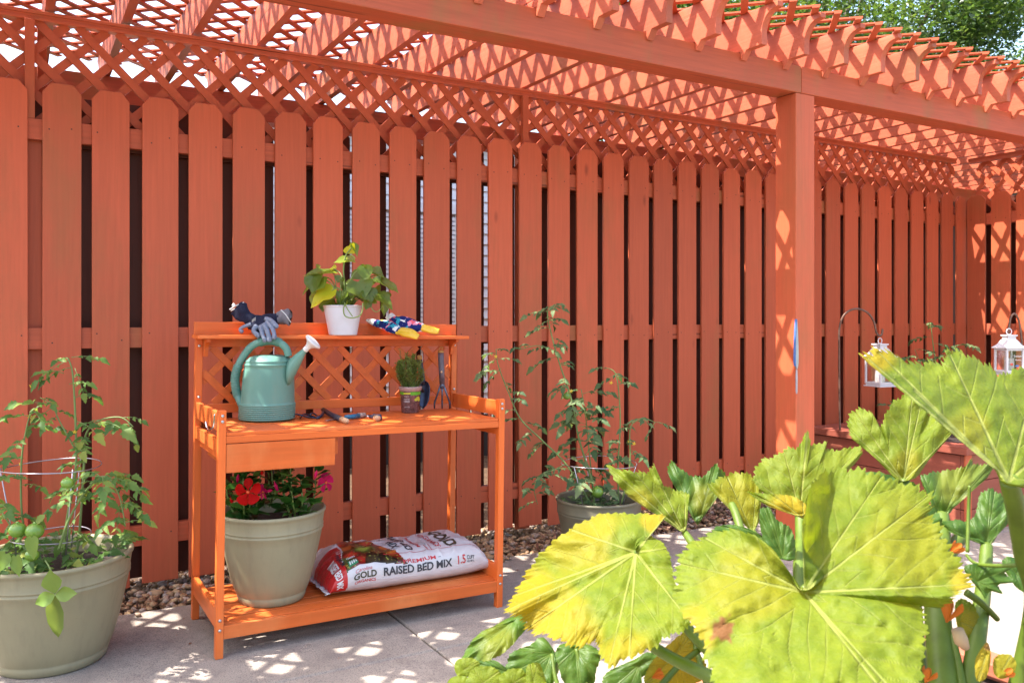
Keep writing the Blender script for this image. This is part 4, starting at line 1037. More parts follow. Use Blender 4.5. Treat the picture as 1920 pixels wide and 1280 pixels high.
def leafy(P_, lf, st, rnd, step, L0, L1, start=.15, w=.5, up=.1, droop=.5):
    k = int(len(P_)*start); a = rnd.uniform(0, 6.28); n_ = len(P_)
    while k < n_:
        t = k/(n_-1); a += 2.4+rnd.uniform(-.4, .4); d_ = V((math.cos(a), math.sin(a), up+rnd.uniform(-.2, .4)))
        tomleaf(lf, st, P_[k], d_, (L0+(L1-L0)*t)*rnd.uniform(.75, 1.2), rnd, w=w, droop=droop); k += max(1, int(step*rnd.uniform(.7, 1.3)))
def yflower(par, p, r=.009):
    mb = MB(); nn = (-FWD+V((random.uniform(-.5, .5), 0, random.uniform(-.6, .3)))).normalized(); a = nn.orthogonal().normalized(); b = nn.cross(a)
    for k in range(5):
        t = k*1.2566; d_ = a*math.cos(t)+b*math.sin(t); blade(mb, p, p+d_*r-nn*r*.4, r*.45, nn, 'lance')
    mb.build('flower', M['yel_flower'], par)
M['yel_flower'] = plain('yellow_flower', (.80, .55, .03), .6)
def cage(label, c, rings, top, legs=3, ang=0.5, rb=.1):
    r = thing('tomato_cage', label, 'tomato cage', c)
    for (z, rad) in rings:
        mb = MB(); mb.tube([V((c.x+math.cos(t)*rad, c.y+math.sin(t)*rad, z+.004*math.sin(t*2))) for t in [k*6.2832/48 for k in range(48)]], .0021, 6, closed=True); mb.build('ring', M['wire'], r)
    for k in range(legs):
        a = ang+k*6.2832/legs; mb = MB(); rt = rings[-1][1]
        mb.tube([V((c.x+math.cos(a)*rb, c.y+math.sin(a)*rb, c.z)), V((c.x+math.cos(a)*rt, c.y+math.sin(a)*rt, top))], .0021, 6); mb.build('leg', M['wire'], r)
    return r
# left
LP = V((.108, 3.375, gz(.1)+.001)); dl = LP.dot(FWD)
tl = thing('potted_tomato', 'tomato plant with green fruit and trailing leaves in the wide beige pot, left edge', 'tomato plant', LP)
mb = pot_mesh(LP, .175, .264, .372, lip=.014, rings=2); mb.build('pot', M['pot_beige'], tl)
mb = MB(); mb.lathe([(0, .325), (.15, .318), (.245, .31)], LP, 40); mb.build('soil', M['soil'], tl)
cage('wire tomato cage around the tomato plant in the left pot', LP+V((.0, .0, .33)), [(LP.z+.43, .125), (LP.z+.674, .158)], LP.z+.68, ang=.9, rb=.10)
rt = random.Random(31); lf = MB(); st = MB()
A1 = stem_path([(118, 1040), (128, 960), (142, 880), (141, 780), (136, 700), (128, 672)], dl, .006, .0022, st)
A2 = stem_path([(140, 1050), (148, 1006), (157, 880), (160, 818), (182, 790), (225, 782), (250, 800)], dl+.05, .0052, .002, st)
A3 = stem_path([(70, 1040, .05), (43, 978), (40, 870), (50, 800), (60, 770)], dl-.04, .0045, .002, st)
A4 = stem_path([(110, 1030), (130, 972), (165, 915), (196, 893), (222, 925), (235, 985)], dl-.12, .0045, .0018, st)
A5 = stem_path([(60, 1050), (20, 985), (-10, 940)], dl-.1, .0045, .002, st)
A6 = stem_path([(143, 845), (112, 790), (98, 760), (75, 745)], dl, .003, .0015, st)
for P_, a_, b_, s_, st0 in ((A1, .10, .08, 7, .3), (A2, .10, .08, 7, .35), (A3, .11, .09, 5, .3), (A4, .11, .09, 2, .3), (A5, .12, .10, 2, .2), (A6, .08, .07, 4, .4)): leafy(P_, lf, st, rt, s_, a_, b_, st0, w=.52, droop=.7)
for (bu, bv, tu, tv, L) in ((128, 675, 70, 700, .10), (130, 672, 100, 665, .07), (134, 670, 185, 660, .09), (140, 690, 160, 735, .07), (100, 760, 18, 735, .11), (95, 765, 60, 790, .09), (145, 790, 190, 798, .07), (182, 790, 245, 785, .10), (240, 790, 258, 830, .07), (160, 850, 130, 900, .09), (196, 893, 240, 880, .10), (210, 900, 245, 930, .11), (228, 940, 215, 1000, .09), (200, 900, 180, 960, .10), (60, 900, 10, 880, .12), (50, 960, 5, 990, .11), (90, 1000, 60, 1040, .12), (110, 1020, 150, 1050, .11), (30, 1000, 5, 1050, .13), (130, 990, 175, 1010, .10), (150, 960, 110, 1010, .10), (120, 700, 90, 690, .08), (130, 720, 175, 705, .07)):
    b = at(bu, bv, dl-.03); e = at(tu, tv, dl-.06+rt.uniform(-.06, .06)); tomleaf(lf, st, b, e-b, max(L, (e-b).length*.8), rt, droop=.45, w=.55)
for k in range(34):
    a = rt.uniform(0, 6.28); q = rt.uniform(.2, 1.)*.22; b = LP+V((math.cos(a)*q, math.sin(a)*q, .33)); tomleaf(lf, st, b, V((math.cos(a)*.6, math.sin(a)*.6, 1.1)), rt.uniform(.07, .13), rt, droop=.8, w=.5)
st.build('stems', M['tomstem'], tl); lf.build('foliage', M['tomleaf'], tl)
M['big_leaf'] = leafmat('pale_broad_leaf', (.17, .29, .05), (.45, .58, .09), .45, .45, var=.3)
mb = MB()
for (bu, bv, tu, tv, w_) in ((103, 1112, 92, 1068, 36), (103, 1114, 64, 1132, 28), (104, 1114, 143, 1112, 28), (104, 1116, 104, 1200, 40), (60, 1010, 62, 1050, 26), (10, 1040, -8, 1075, 34), (30, 1045, 35, 1082, 24)):
    z0 = -.335 if bv > 1100 else -.29
    blade(mb, at(bu, bv, dl+z0), at(tu, tv, dl+z0+(.06 if tv > 1150 else -.01)), w_*2.65/FP, -FWD+UP*.3, 'lance' if bv > 1100 else 'heart', fold=.10, curl=.08)
mb.build('foliage', M['big_leaf'], tl)
mb = MB(); mb.tube(catmull([at(85, 1050, dl-.24), at(98, 1075, dl-.31), at(103, 1113, dl-.335)], 5), .0022, 6); mb.build('stems', M['tomstem'], tl)
for (u, v, r_) in ((65, 995, .029), (33, 993, .027), (126, 905, .020), (60, 1040, .022)):
    p = at(u, v, dl-.21); mb = MB(); mb.ball(p, r_, 20, 12, sc=(1, 1, .9)); mb.ball(p+V((0, 0, r_*.86)), r_*.22, 8, 5, 0); mb.build('tomato', M['green_tomato'], tl)
for (u, v) in ((59, 724), (38, 870), (55, 780), (140, 810)): yflower(tl, at(u, v, dl-.03))
lt = solo((lambda m_: (m_.box((-.022, 0, 0), (.022, .001, .045)), m_)[1])(MB()), 'plant_tag', plain('white_plastic_tag', (.55, .62, .62), .4), 'small white and blue plastic plant tag stuck in the left tomato pot', 'plant tag', onY(211, 1048, 3.26)) 
mb = MB(); mb.prism([(-.015, -.0012, .012), (.015, -.0012, .012), (.015, -.0012, .026), (0, -.0012, .036), (-.015, -.0012, .026)], (0, .001, 0)); mb.build('emblem', plain('blue_green_print', (.02, .22, .22), .5), lt, local=True)

# right
RP = V((2.53, 3.44, gz(2.5)+.001)); dr_ = RP.dot(FWD)
tr = thing('potted_tomato', 'tall sparse tomato plant in a dark olive pot between bench and squash leaves', 'tomato plant', RP)
mb = pot_mesh(RP, .150, .218, .325, lip=.012); mb.build('pot', M['pot_olive'], tr)
mb = MB(); mb.lathe([(0, .265), (.10, .262), (.19, .25)], RP, 36); mb.build('soil', M['soil'], tr)
cage('wire tomato cage around the tall tomato plant right of the bench', RP+V((0, 0, .26)), [(RP.z+.28, .12), (RP.z+.497, .190)], RP.z+.50, ang=1.3, rb=.11)
rt = random.Random(77); lf = MB(); st = MB()
S1 = stem_path([(1113, 950), (1111, 908), (1085, 820), (1072, 750), (1050, 684), (1034, 627), (1027, 584), (1045, 569)], dr_, .0062, .0020, st)
S2 = stem_path([(1105, 940), (1063, 872), (1015, 824), (976, 785), (954, 737), (934, 684), (930, 655)], dr_-.02, .0052, .0022, st)
S3 = stem_path([(1060, 870), (1040, 880), (1015, 890), (1002, 915), (1008, 945)], dr_-.08, .003, .0016, st)
S4 = stem_path([(1160, 945), (1159, 872), (1163, 785), (1156, 706), (1140, 690)], dr_+.02, .005, .0022, st)
S5 = stem_path([(1165, 945), (1181, 872), (1182, 802), (1205, 784), (1228, 792)], dr_-.03, .0042, .0018, st)
S6 = stem_path([(1115, 940), (1105, 850), (1098, 780), (1090, 730)], dr_+.06, .004, .0022, st)
S7 = stem_path([(1045, 660), (1010, 648), (975, 655)], dr_, .003, .0014, st)
for P_, a_, b_, s_, st0 in ((S1, .16, .09, 3, .12), (S2, .14, .09, 4, .15), (S3, .10, .09, 3, .3), (S4, .12, .09, 4, .12), (S5, .10, .08, 4, .2), (S6, .16, .13, 2, .15), (S7, .09, .09, 4, .3)): leafy(P_, lf, st, rt, s_, a_, b_, st0, w=.46, droop=.6)
for (bu, bv, tu, tv) in ((1045, 570, 1055, 566), (1030, 600, 1000, 610), (934, 670, 885, 700), (940, 690, 900, 720), (930, 655, 950, 650), (954, 737, 985, 725), (976, 785, 950, 780), (1050, 684, 1080, 680), (1060, 720, 1030, 740), (1163, 700, 1110, 715), (1156, 706, 1178, 702), (1163, 760, 1130, 770), (1228, 792, 1225, 796), (1181, 850, 1215, 855), (1090, 820, 1040, 830), (1085, 800, 1130, 790), (1020, 830, 985, 850), (1075, 780, 1110, 745), (1098, 850, 1060, 900), (1120, 880, 1150, 910)):
    b = at(bu, bv, dr_); e = at(tu, tv, dr_+rt.uniform(-.08, .08)); tomleaf(lf, st, b, e-b, max(.07, (e-b).length*.7), rt, droop=.4, w=.48)
for k in range(26):
    a = rt.uniform(0, 6.28); q = rt.uniform(.1, .9)*.17; b = RP+V((math.cos(a)*q, math.sin(a)*q, .262)); tomleaf(lf, st, b, V((math.cos(a)*.5, math.sin(a)*.5, .8)), rt.uniform(.05, .08), rt, droop=.6, w=.5)
st.build('stems', M['tomstem'], tr); lf.build('foliage', M['tomleaf2'], tr)
for (u, v, r_) in ((1120, 922, .030), (1063, 742, .019)):
    p = at(u, v, dr_-.08); mb = MB(); mb.ball(p, r_, 20, 12, sc=(1, 1, .93)); mb.ball(p+V((0, 0, r_*.86)), r_*.22, 8, 5); mb.build('tomato', M['green_tomato'], tr)
for (u, v) in ((1071, 733), (1146, 718), (1180, 828), (930, 668), (1189, 832)): yflower(tr, at(u, v, dr_-.03), .011)

# purple-handled tool hanging at the right side of the bench
p0 = B(BL+.049, .12, .768)
r = thing('hanging_pruner', 'dark-bladed hand tool with purple grip, hanging outside the bench right end', 'hand tool', p0)
mb = MB(); mb.tube([p0+V((0, 0, 0)), p0+V((.002, 0, -.035)), p0+V((0, 0, -.075))], [.008, .010, .007], 10); mb.build('grip', plain('purple_grip', (.22, .05, .38), .5), r)
mb = MB(); mb.tube([p0+V((0, 0, -.075)), p0+V((.004, .0, -.10))], .004, 8); mb.prism([p0+V((.012, -.002, -.09)), p0+V((.018, -.002, -.10)), p0+V((.006, -.002, -.17)), p0+V((-.004, -.002, -.20)), p0+V((-.004, -.002, -.12))], (0, .003, 0)); mb.build('blade', M['handle_dark'], r)
# ------------------------------------------------------------------ neighbour's house behind the fence
M['siding'] = plain('white_siding', (.95, .93, .93), .6, var=.04, scale=3)
M['trim'] = plain('white_trim', (.95, .95, .95), .5)
hs = thing('neighbour_house', 'low white clapboard house seen only through the gaps between the fence boards', 'house', (8, 9, 0))
mb = MB(); z = .30; k = 0
while z < 2.86:
    mb.add([(1.2, 7.0, z), (16, 7.0, z), (16, 7.018, z+.10), (1.2, 7.018, z+.10), (1.2, 7.02, z), (16, 7.02, z)], [(0, 1, 2, 3), (0, 4, 5, 1)]); z += .10
mb.box((1.2, 7.021, -.1), (16, 11, 2.86)); mb.build('wall', M['siding'], hs)
mb = MB(); mb.box((1.1, 7.003, -.1), (16.1, 7.02, .298)); mb.build('foundation', plain('dark_foundation', (.05, .04, .035), .9), hs)
mb = MB(); mb.box((.9, 6.8, 2.861), (16.3, 11.2, 2.93)); mb.build('roof', plain('grey_roof', (.2, .19, .19), .8), hs)
n = NT('window_glass_dark'); M['pane'] = n.pbr((.25, .27, .30), .15, spec=.6)
for x0 in (2.3, 6.2, 10.5):
    mb = MB(); mb.box((x0, 6.965, .95), (x0+.09, 6.999, 2.25)); mb.box((x0+1.2, 6.965, .95), (x0+1.29, 6.999, 2.25)); mb.box((x0+.0905, 6.965, 2.16), (x0+1.1995, 6.999, 2.25)); mb.box((x0+.0905, 6.965, .95), (x0+1.1995, 6.999, 1.04))
    wn = mb.build('window', M['trim'], hs)
    mb = MB(); z = 1.05
    while z < 2.14: mb.box((x0+.092, 6.985, z), (x0+1.198, 6.989, z+.032)); z += .042
    mb.build('blind', M['trim'], wn, local=False)
for o in hs.children: pass

# ------------------------------------------------------------------ trees beyond
n = NT('tree_leaf'); ge = n.node('NewGeometry'); r_ = ge.outputs['Random Per Island']
c = n.ramp(r_, [(0, (.018, .045, .010)), (.5, (.045, .095, .018)), (1, (.09, .15, .03))])
M['treeleaf'] = n.pbr(c, .35, spec=.6, tl=n.ramp(r_, [(0, (.08, .19, .02)), (1, (.25, .36, .05))]), tlfac=.4)
M['bark'] = plain('grey_brown_bark', (.13, .10, .08), .9, var=.3, scale=12, bump=.6)
def tree(label, base, hgt, cr, cz_, seed, nl, leaf=.07, group='trees beyond the fence', sq=.75, name='tree'):
    rr = random.Random(seed); b = V(base); t = thing(name, label, 'tree', b, group)
    mb = MB(); top = b+V((0, 0, hgt*.8)); P_ = catmull([b, b+V((rr.uniform(-.2, .2), 0, hgt*.3)), b+V((rr.uniform(-.3, .3), .1, hgt*.55)), top], 5)
    mb.tube(P_, [hgt*.028*(1-.75*i/(len(P_)-1)) for i in range(len(P_))], 9)
    cen = b+V((0, 0, cz_)); clumps = []
    for k in range(64):
        d = V((rr.gauss(0, 1), rr.gauss(0, 1), rr.gauss(0, 1))).normalized()*(rr.random()**.45); c_ = cen+V((d.x*cr, d.y*cr, d.z*cr*sq)); clumps.append((c_, cr*rr.uniform(.16, .30)))
        if k % 3 == 0:
            s0 = P_[rr.randint(len(P_)//3, len(P_)-1)]; mb.tube(catmull([s0, (s0+c_)/2+V((0, 0, -.05*hgt*.3)), c_], 4), [hgt*.009*(1-.8*i/8) for i in range(9)], 6)
    mb.build('trunk', M['bark'], t)
    lf = MB()
    for k in range(nl):
        c_, r = clumps[k % len(clumps)]; d = V((rr.gauss(0, 1), rr.gauss(0, 1), rr.gauss(0, .8))).normalized()*(r*rr.random()**.4)
        p = c_+d; a = V((rr.gauss(0, 1), rr.gauss(0, 1), rr.gauss(0, .6))).normalized(); bb = a.cross(V((rr.gauss(0, .5), rr.gauss(0, .5), 1))).normalized(); L = leaf*rr.uniform(.6, 1.3); W = L*.45
        lf.add([p-a*L/2, p-a*L*.1+bb*W/2+V((0, 0, L*.08)), p+a*L/2, p-a*L*.1-bb*W/2+V((0, 0, L*.08))], [(0, 1, 2), (0, 2, 3)])
    lf.build('crown', M['treeleaf'], t); return t
TG = [('tall bright green tree filling the sky at the top right corner above the pergola', (11.5, 9.5, -.1), 7.6, 3.0, 5.7, 1, 62000, .10),
 ('green oak crown rising behind the scalloped rafter ends, left neighbour of the corner tree', (10.6, 13.0, -.1), 8.4, 2.5, 7.0, 2, 40000, .10),
 ('green tree farthest right behind the pergola, mostly cut by the photo edge', (16.5, 10.5, -.1), 8.6, 3.4, 6.0, 3, 42000, .11)]
for (lb, b, h_, cr, czz, sd, nl, lfz) in TG: tree(lb, b, h_, cr, czz, sd, nl, lfz)
for i, (x, y, h_, lb) in enumerate(((3.9, 16.5, 5.0, 'small green tree far behind the house, leftmost of those glimpsed through the lattice'), (7.2, 17.5, 5.3, 'round green tree far behind the fence, glimpsed through the middle of the lattice'), (11.5, 18.5, 5.6, 'green tree far behind the fence, glimpsed through the lattice left of the post'))):
    tree(lb[:200], (x, y, -.1), h_, 1.75, 4.0, 20+i, 9000, .12, sq=.8)

# ------------------------------------------------------------------ wooden planter on the right with a tomato, hooks and lanterns
M['mahog'] = wood('weathered_red_board', (.36, .095, .06), (.05, 1, 1), stain=(.34, .15, .08), var=.25)
M['mahog_y'] = wood('weathered_red_board_cross', (.36, .095, .06), (1, .05, 1), stain=(.34, .15, .08), var=.25)
pl = thing('raised_planter', 'red-brown wooden raised planter box against the fence behind the post', 'planter box', (5.6, 3.4, -.05))
PX0, PX1, PY0, PY1, PZ = 4.70, 6.62, 2.86, 3.96, .462
for k in range(3):
    z0 = -.06+k*.158; z1 = z0+.154
    mb = MB(); mb.box((PX0, PY0+.03, z0), (PX0+.028, PY1, z1)); mb.build('side_board', M['mahog_y'], pl, bevel=.002)
    mb = MB(); mb.box((PX0+.001, PY0, z0), (PX1, PY0+.028, z1)); mb.build('side_board', M['mahog'], pl, bevel=.002)
mb = MB(); mb.box((PX0-.012, PY0-.012, -.07), (PX0+.05, PY0-.001, .415)); mb.build('corner_trim', M['picket'], pl, bevel=.002)
for a, b, mm in (((PX0-.03, PY0-.03, .418), (PX0+.11, PY1, PZ), 'mahog_y'), ((PX0+.112, PY0-.03, .418), (PX1, PY0+.11, PZ), 'mahog'), ((PX0+.112, PY1-.14, .418), (PX1, PY1, PZ), 'mahog')):
    mb = MB(); mb.box(a, b); mb.build('cap_board', M[mm], pl, bevel=.003)
mb = MB(); mb.box((PX0+.03, PY0+.03, .2), (PX1-.01, PY1-.01, .40)); mb.build('soil', M['soil'], pl)
rt = random.Random(5); lf = MB(); st = MB()
tb = at(1762, 830, 6.25); tb.z = .40
tp_ = thing('tomato_plant', 'young tomato plant rising above the squash leaves between the two white lanterns', 'tomato plant', tb)
def sp6(pts, r0, r1):
    P_ = catmull([at(p[0], p[1], 6.2) for p in pts], 8); st.tube(P_, [r0+(r1-r0)*i/(len(P_)-1) for i in range(len(P_))], 6); return P_
Q1 = sp6([(1764, 835), (1762, 760), (1757, 700), (1750, 650), (1745, 605)], .006, .003); Q2 = sp6([(1762, 740), (1735, 700), (1715, 655)], .004, .002); Q3 = sp6([(1760, 700), (1785, 655), (1805, 645)], .004, .002)
for Q, a, b in ((Q1, .17, .12), (Q2, .14, .11), (Q3, .15, .12)): leafy(Q, lf, st, rt, 3, a, b, .2, w=.5)
Q4 = sp6([(1700, 830), (1680, 770), (1668, 750)], .004, .002); leafy(Q4, lf, st, rt, 3, .13, .12, .3)
st.build('stem', M['tomstem'], tp_); lf.build('foliage', M['tomleaf2'], tp_)
M['rust_iron'] = plain('brown_iron', (.20, .11, .08), .45, metal=.5, var=.3, scale=30)
M['lantern_white'] = plain('white_painted_metal', (.70, .68, .72), .4, var=.03)
n = NT('lantern_glass'); g_ = n.node('BsdfGlass'); g_.inputs['Roughness'].default_value = .02; g_.inputs['IOR'].default_value = 1.02
tr_ = n.node('BsdfTransparent'); ms = n.node('MixShader'); ms.inputs[0].default_value = .12; gg = n.node('BsdfGlossy'); gg.inputs['Roughness'].default_value = .05
n.link(tr_.outputs[0], ms.inputs[1]); n.link(gg.outputs[0], ms.inputs[2]); n.link(ms.outputs[0], n.out.inputs['Surface']); M['glass'] = n.m
def hook(label, pts, d, r=.0068):
    P_ = catmull([at(u, v, d) for u, v in pts], 8); b = P_[0]
    mb = MB(); mb.tube(P_, r, 9)
    return solo(mb, 'shepherd_hook', M['rust_iron'], label, 'garden hook', b, 'shepherd hooks')
hook('brown iron shepherd hook standing in the planter, holding the left lantern', [(1575, 806), (1574, 740), (1573.5, 660), (1574, 615), (1583, 590), (1603, 579), (1625, 585), (1638, 602), (1643, 622), (1648, 629), (1653, 627), (1655, 617)], 5.5)
hook('brown iron shepherd hook at the right edge, holding the right lantern', [(1922, 850), (1921, 760), (1918, 680), (1915, 630), (1910, 600), (1902, 588), (1895, 596), (1892, 616), (1891, 626), (1893, 628)], 5.0, .006)
def lantern(label, c, rot, w, h, hang):
    """c: centre of the base; w width, h height of the roof tip above base"""
    Mx = Matrix.Translation(c)@Matrix.Rotation(rot, 4, 'Z')
    r = thing('hanging_lantern', label, 'lantern', c, 'white lanterns')
    def bb(name, boxes, mat=M['lantern_white'], bevel=.001):
        mb = MB()
        for a, b in boxes: mb.box(a, b, 0, Mx)
        return mb.build(name, mat, r, bevel=bevel)
    q = w/2; zt = h*.64
    mb = MB(); mb.prism([Mx@V((x, y, 0)) for x, y in ((-q*1.18, -q*1.18), (q*1.18, -q*1.18), (q*1.18, q*1.18), (-q*1.18, q*1.18))], (0, 0, .008)); mb.box((-q*1.02, -q*1.02, .0085), (q*1.02, q*1.02, .018), 0, Mx); mb.build('base', M['lantern_white'], r, bevel=.001)
    e = .0055
    for sx in (-1, 1):
        for sy in (-1, 1): bb('corner_bar', [((sx*q-e, sy*q-e, .0185), (sx*q+e, sy*q+e, zt))])
    fr = []
    for s_ in (-1, 1):
        for z0 in (.0185, zt-.012):
            fr.append(((-q+e, s_*q-e*.7, z0), (q-e, s_*q+e*.7, z0+.011))); fr.append(((s_*q-e*.7, -q+e, z0), (s_*q+e*.7, q-e, z0+.011)))
    bb('frame', [b_ for b_ in fr if b_[0][2] < .1]); bb('frame', [b_ for b_ in fr if b_[0][2] >= .1])
    gb = []
    for s_ in (-1, 1): gb.append(((-q+e, s_*q-.0005, .03), (q-e, s_*q+.0005, zt-.012))); gb.append(((s_*q-.0005, -q+e, .03), (s_*q+.0005, q-e, zt-.012)))
    for a, b in gb: bb('glass_pane', [(a, b)], M['glass'], 0)
    mb = MB(); R1 = q*1.28; R2 = q*.5; z1 = zt+.004; z2 = h*.86
    ring = lambda R, z: [Mx@V((x*R, y*R, z)) for x, y in ((-1, -1), (1, -1), (1, 1), (-1, 1))]
    mb.loft([ring(R1, zt+.0002), ring(R1, zt+.006), ring(q*.95, zt+.020), ring(q*.62, z2-.006), ring(R2, z2), ring(R2, z2+.016), ring(R2*1.25, z2+.018), ring(R2*1.25, z2+.026)], True, 0, False); mb.build('roof', M['lantern_white'], r)
    mb = MB(); zc = z2+.026+.018; mb.tube([Mx@V((math.cos(t)*.016, 0, zc+math.sin(t)*.018)) for t in [k*6.2832/20 for k in range(20)]], .0028, 6, closed=True); mb.build('ring', M['lantern_white'], r)
    cd_ = thing('candle', 'white pillar candle inside the '+('left' if c.x < 5.2 else 'right')+' white lantern', 'candle', Mx@V((0, 0, .018)), 'lantern candles')
    mb = MB(); mb.lathe([(0, .0188), (q*.52, .0188), (q*.53, .022), (q*.53, zt*.62), (q*.50, zt*.64), (q*.3, zt*.60), (0, zt*.60)], (0, 0, 0), 24); mb.v = [Mx@p for p in mb.v]; mb.build('wax', plain('ivory_wax', (.68, .63, .62), .6), cd_)
    mb = MB(); mb.tube([Mx@V((0, 0, zt*.60)), Mx@V((.001, 0, zt*.66))], .0012, 5); mb.build('wick', M['nail'], cd_)
    def tx(s, x, z, hh, ww, mat, face=-1):
        vs, fs, w_ = textmesh(s, 1., .0); k = ww/w_; m2 = MB(); m2.add([Mx@V((x+v.x*k, -q-.0022, z+v.y*hh)) for v in vs], fs); m2.build('lettering', mat, r)
    return r, tx, q, zt
Lc = at(1650, 724, 5.45)
r, tx, q, zt = lantern('white square lantern on the taller hook above the planter, half hidden by the squash leaf', Lc, math.radians(-8), .118, .290, None)
m2 = MB(); dk = plain('dark_print', (.05, .05, .05), .5)
Mx = Matrix.Translation(Lc)@Matrix.Rotation(math.radians(-8), 4, 'Z')
for k in range(9): m2.add([Mx@V((.025+.036*math.cos(k*.8)*.5, -q-.002, .07+.009*k)), Mx@V((.037+.034*math.cos(k*.8)*.5, -q-.002, .07+.009*k)), Mx@V((.037+.03*math.cos(k*.8)*.5, -q-.002, .0765+.009*k)), Mx@V((.027+.034*math.cos(k*.8)*.5, -q-.002, .0765+.009*k))], [(0, 1, 2, 3)])
m2.build('printed_motif', dk, r)
Rc = at(1892, 703, 4.95)
r, tx, q, zt = lantern('white square lantern with printed welcome words on its glass, at the right edge', Rc, -YAW*.8, .100, .245, None)
pr = plain('white_glass_print', (.7, .7, .7), .5)
tx('Sweet', .015, zt*.72, .022, .05, pr); tx('Home', .018, zt*.58, .014, .035, pr); tx('WELCOME', .0, zt*.14, .016, .082, plain('brown_print', (.25, .13, .07), .5))
m2 = MB(); m2.ball((0, 0, 0), .009, sc=(1.2, .1, .8)); Mx = Matrix.Translation(Rc)@Matrix.Rotation(-YAW*.8, 4, 'Z')
m2.v = [Mx@(p+V((-.022, -q-.002, zt*.42))) for p in m2.v]; m2.build('printed_motif', plain('red_print', (.6, .08, .05), .5), r)
m2 = MB(); m2.ball((0, 0, 0), .011, sc=(1.2, .1, .5)); m2.v = [Mx@(p+V((.012, -q-.002, zt*.36))) for p in m2.v]; m2.build('printed_motif', plain('blue_print', (.08, .18, .5), .5), r)
# flat blue and silver ornament hanging on the post
oc = at(1493.5, 668, 1); 
o0 = onY(1493.5, 668, YB-.012)
orn = thing('hanging_ornament', 'narrow blue and silver ornament hanging on the front edge of the post', 'ornament', o0)
mb = MB(); rings = []
sc_ = o0.dot(FWD)/FP
def prof_orn(mb, segs, mat_c, wd, th=.004):
    rings = []
    for dv, w_ in segs: 
        c = o0+V((0, 0, -(dv)*sc_)); rings.append([c+V((x*w_*sc_, y, 0)) for x, y in ((-1, -th), (1, -th), (1, th), (-1, th))])
    mb.loft(rings, True, 0, False)
prof_orn(mb, [(-70, .3), (-50, 2.2), (-25, 3.6), (0, 4.2), (12, 4.0), (18, 2.8), (24, .6)], None, 1); mb.build('disc', plain('brushed_silver', (.55, .60, .66), .3, metal=.6), orn)
mb = MB()
for sgn in (-1,):
    rings = []
    for dv, w_ in [(-70, .3), (-50, 2.2), (-25, 3.6), (0, 4.2), (12, 4.0), (18, 2.8)]:
        c = o0+V(((sgn*w_-1.0*(1 if sgn < 0 else -1))*sc_, 0, -dv*sc_)); rings.append([c+V((x*1.0*sc_, y, 0)) for x, y in ((-1, -.006), (1, -.006), (1, .006), (-1, .006))])
    mb.loft(rings, True, 0, False)
mb.build('rim', plain('bright_blue_enamel', (.10, .20, .50), .4), orn)
mb = MB(); prof_orn(mb, [(25, 1.0), (40, 1.8), (66, 1.4), (70, .4)], None, 1, .003); mb.build('pendant', plain('pale_silver', (.60, .62, .72), .3, metal=.5), orn)

# ------------------------------------------------------------------ foreground bed
M['bedwood'] = wood('terracotta_bed_board', (.55, .16, .09), (.05, 1, 1), stain=(.35, .16, .10), var=.25)
M['bedwood_y'] = wood('terracotta_bed_board_cross', (.55, .16, .09), (1, .05, 1), stain=(.35, .16, .10), var=.25)
bed = thing('raised_bed', 'terracotta-painted wooden raised bed edge in the bottom right foreground under the squash', 'raised bed', (1.8, .9, -.01))
X0, X1, Y0, Y1, ZB_ = 1.18, 2.26, .05, 1.58, .30
for k in range(2):
    z0 = -.03+k*.148; z1 = z0+.145
    for a, b, mm in (((X0, Y1-.03, z0), (X1, Y1, z1), 'bedwood'), ((X0, Y0, z0), (X1, Y0+.03, z1), 'bedwood'), ((X0, Y0+.031, z0), (X0+.03, Y1-.031, z1), 'bedwood_y'), ((X1-.03, Y0+.031, z0), (X1, Y1-.031, z1), 'bedwood_y')):
        mb = MB(); mb.box(a, b); mb.build('side_board', M[mm], bed, bevel=.002)
for a, b, mm in (((X0-.02, Y1-.07, .266), (X1+.02, Y1+.02, ZB_), 'bedwood'), ((X0-.02, Y0-.02, .266), (X1+.02, Y0+.07, ZB_), 'bedwood'), ((X0-.02, Y0+.071, .266), (X0+.07, Y1-.071, ZB_), 'bedwood_y'), ((X1-.07, Y0+.071, .266), (X1+.02, Y1-.071, ZB_), 'bedwood_y')):
    mb = MB(); mb.box(a, b); mb.build('cap_board', M[mm], bed, bevel=.003)
mb = MB(); N_ = 30; vs = []
for i in range(N_+1):
    for j in range(N_+1):
        x = X0+.031+(X1-X0-.062)*i/N_; y = Y0+.031+(Y1-Y0-.062)*j/N_; vs.append((x, y, .235+.02*noise.noise(V((x*9, y*9, 0)))))
mb.add(vs, [(i*(N_+1)+j, (i+1)*(N_+1)+j, (i+1)*(N_+1)+j+1, i*(N_+1)+j+1) for i in range(N_) for j in range(N_)], 0, True); mb.build('soil', M['soil'], bed)

# ------------------------------------------------------------------ squash leaves
n = NT('squash_leaf'); vn = n.attr('vein'); yl = n.attr('yellow'); vec = n.coords(); g = n.noise(vec, 26, 4, .6); g2 = n.noise(vec, 190, 3)
base = n.ramp(g, [(.3, (.095, .150, .008)), (.7, (.165, .215, .014))])
base = n.mix(n.math('MULTIPLY', n.ramp(g2, [(.45, 0.), (.7, 1.)]), .35), base, (.17, .22, .045))
base = n.mix(yl, base, (.34, .25, .012)); base = n.mix(n.math('MULTIPLY', vn, .85), base, (.30, .33, .08))
tl = n.ramp(g, [(.3, (.28, .38, .006)), (.7, (.40, .46, .012))]); tl = n.mix(yl, tl, (.52, .38, .012)); tl = n.mix(n.math('MULTIPLY', vn, .5), tl, (.34, .40, .05))
br = n.attr('brown'); base = n.mix(br, base, (.20, .09, .03)); tl = n.mix(br, tl, (.25, .10, .03))
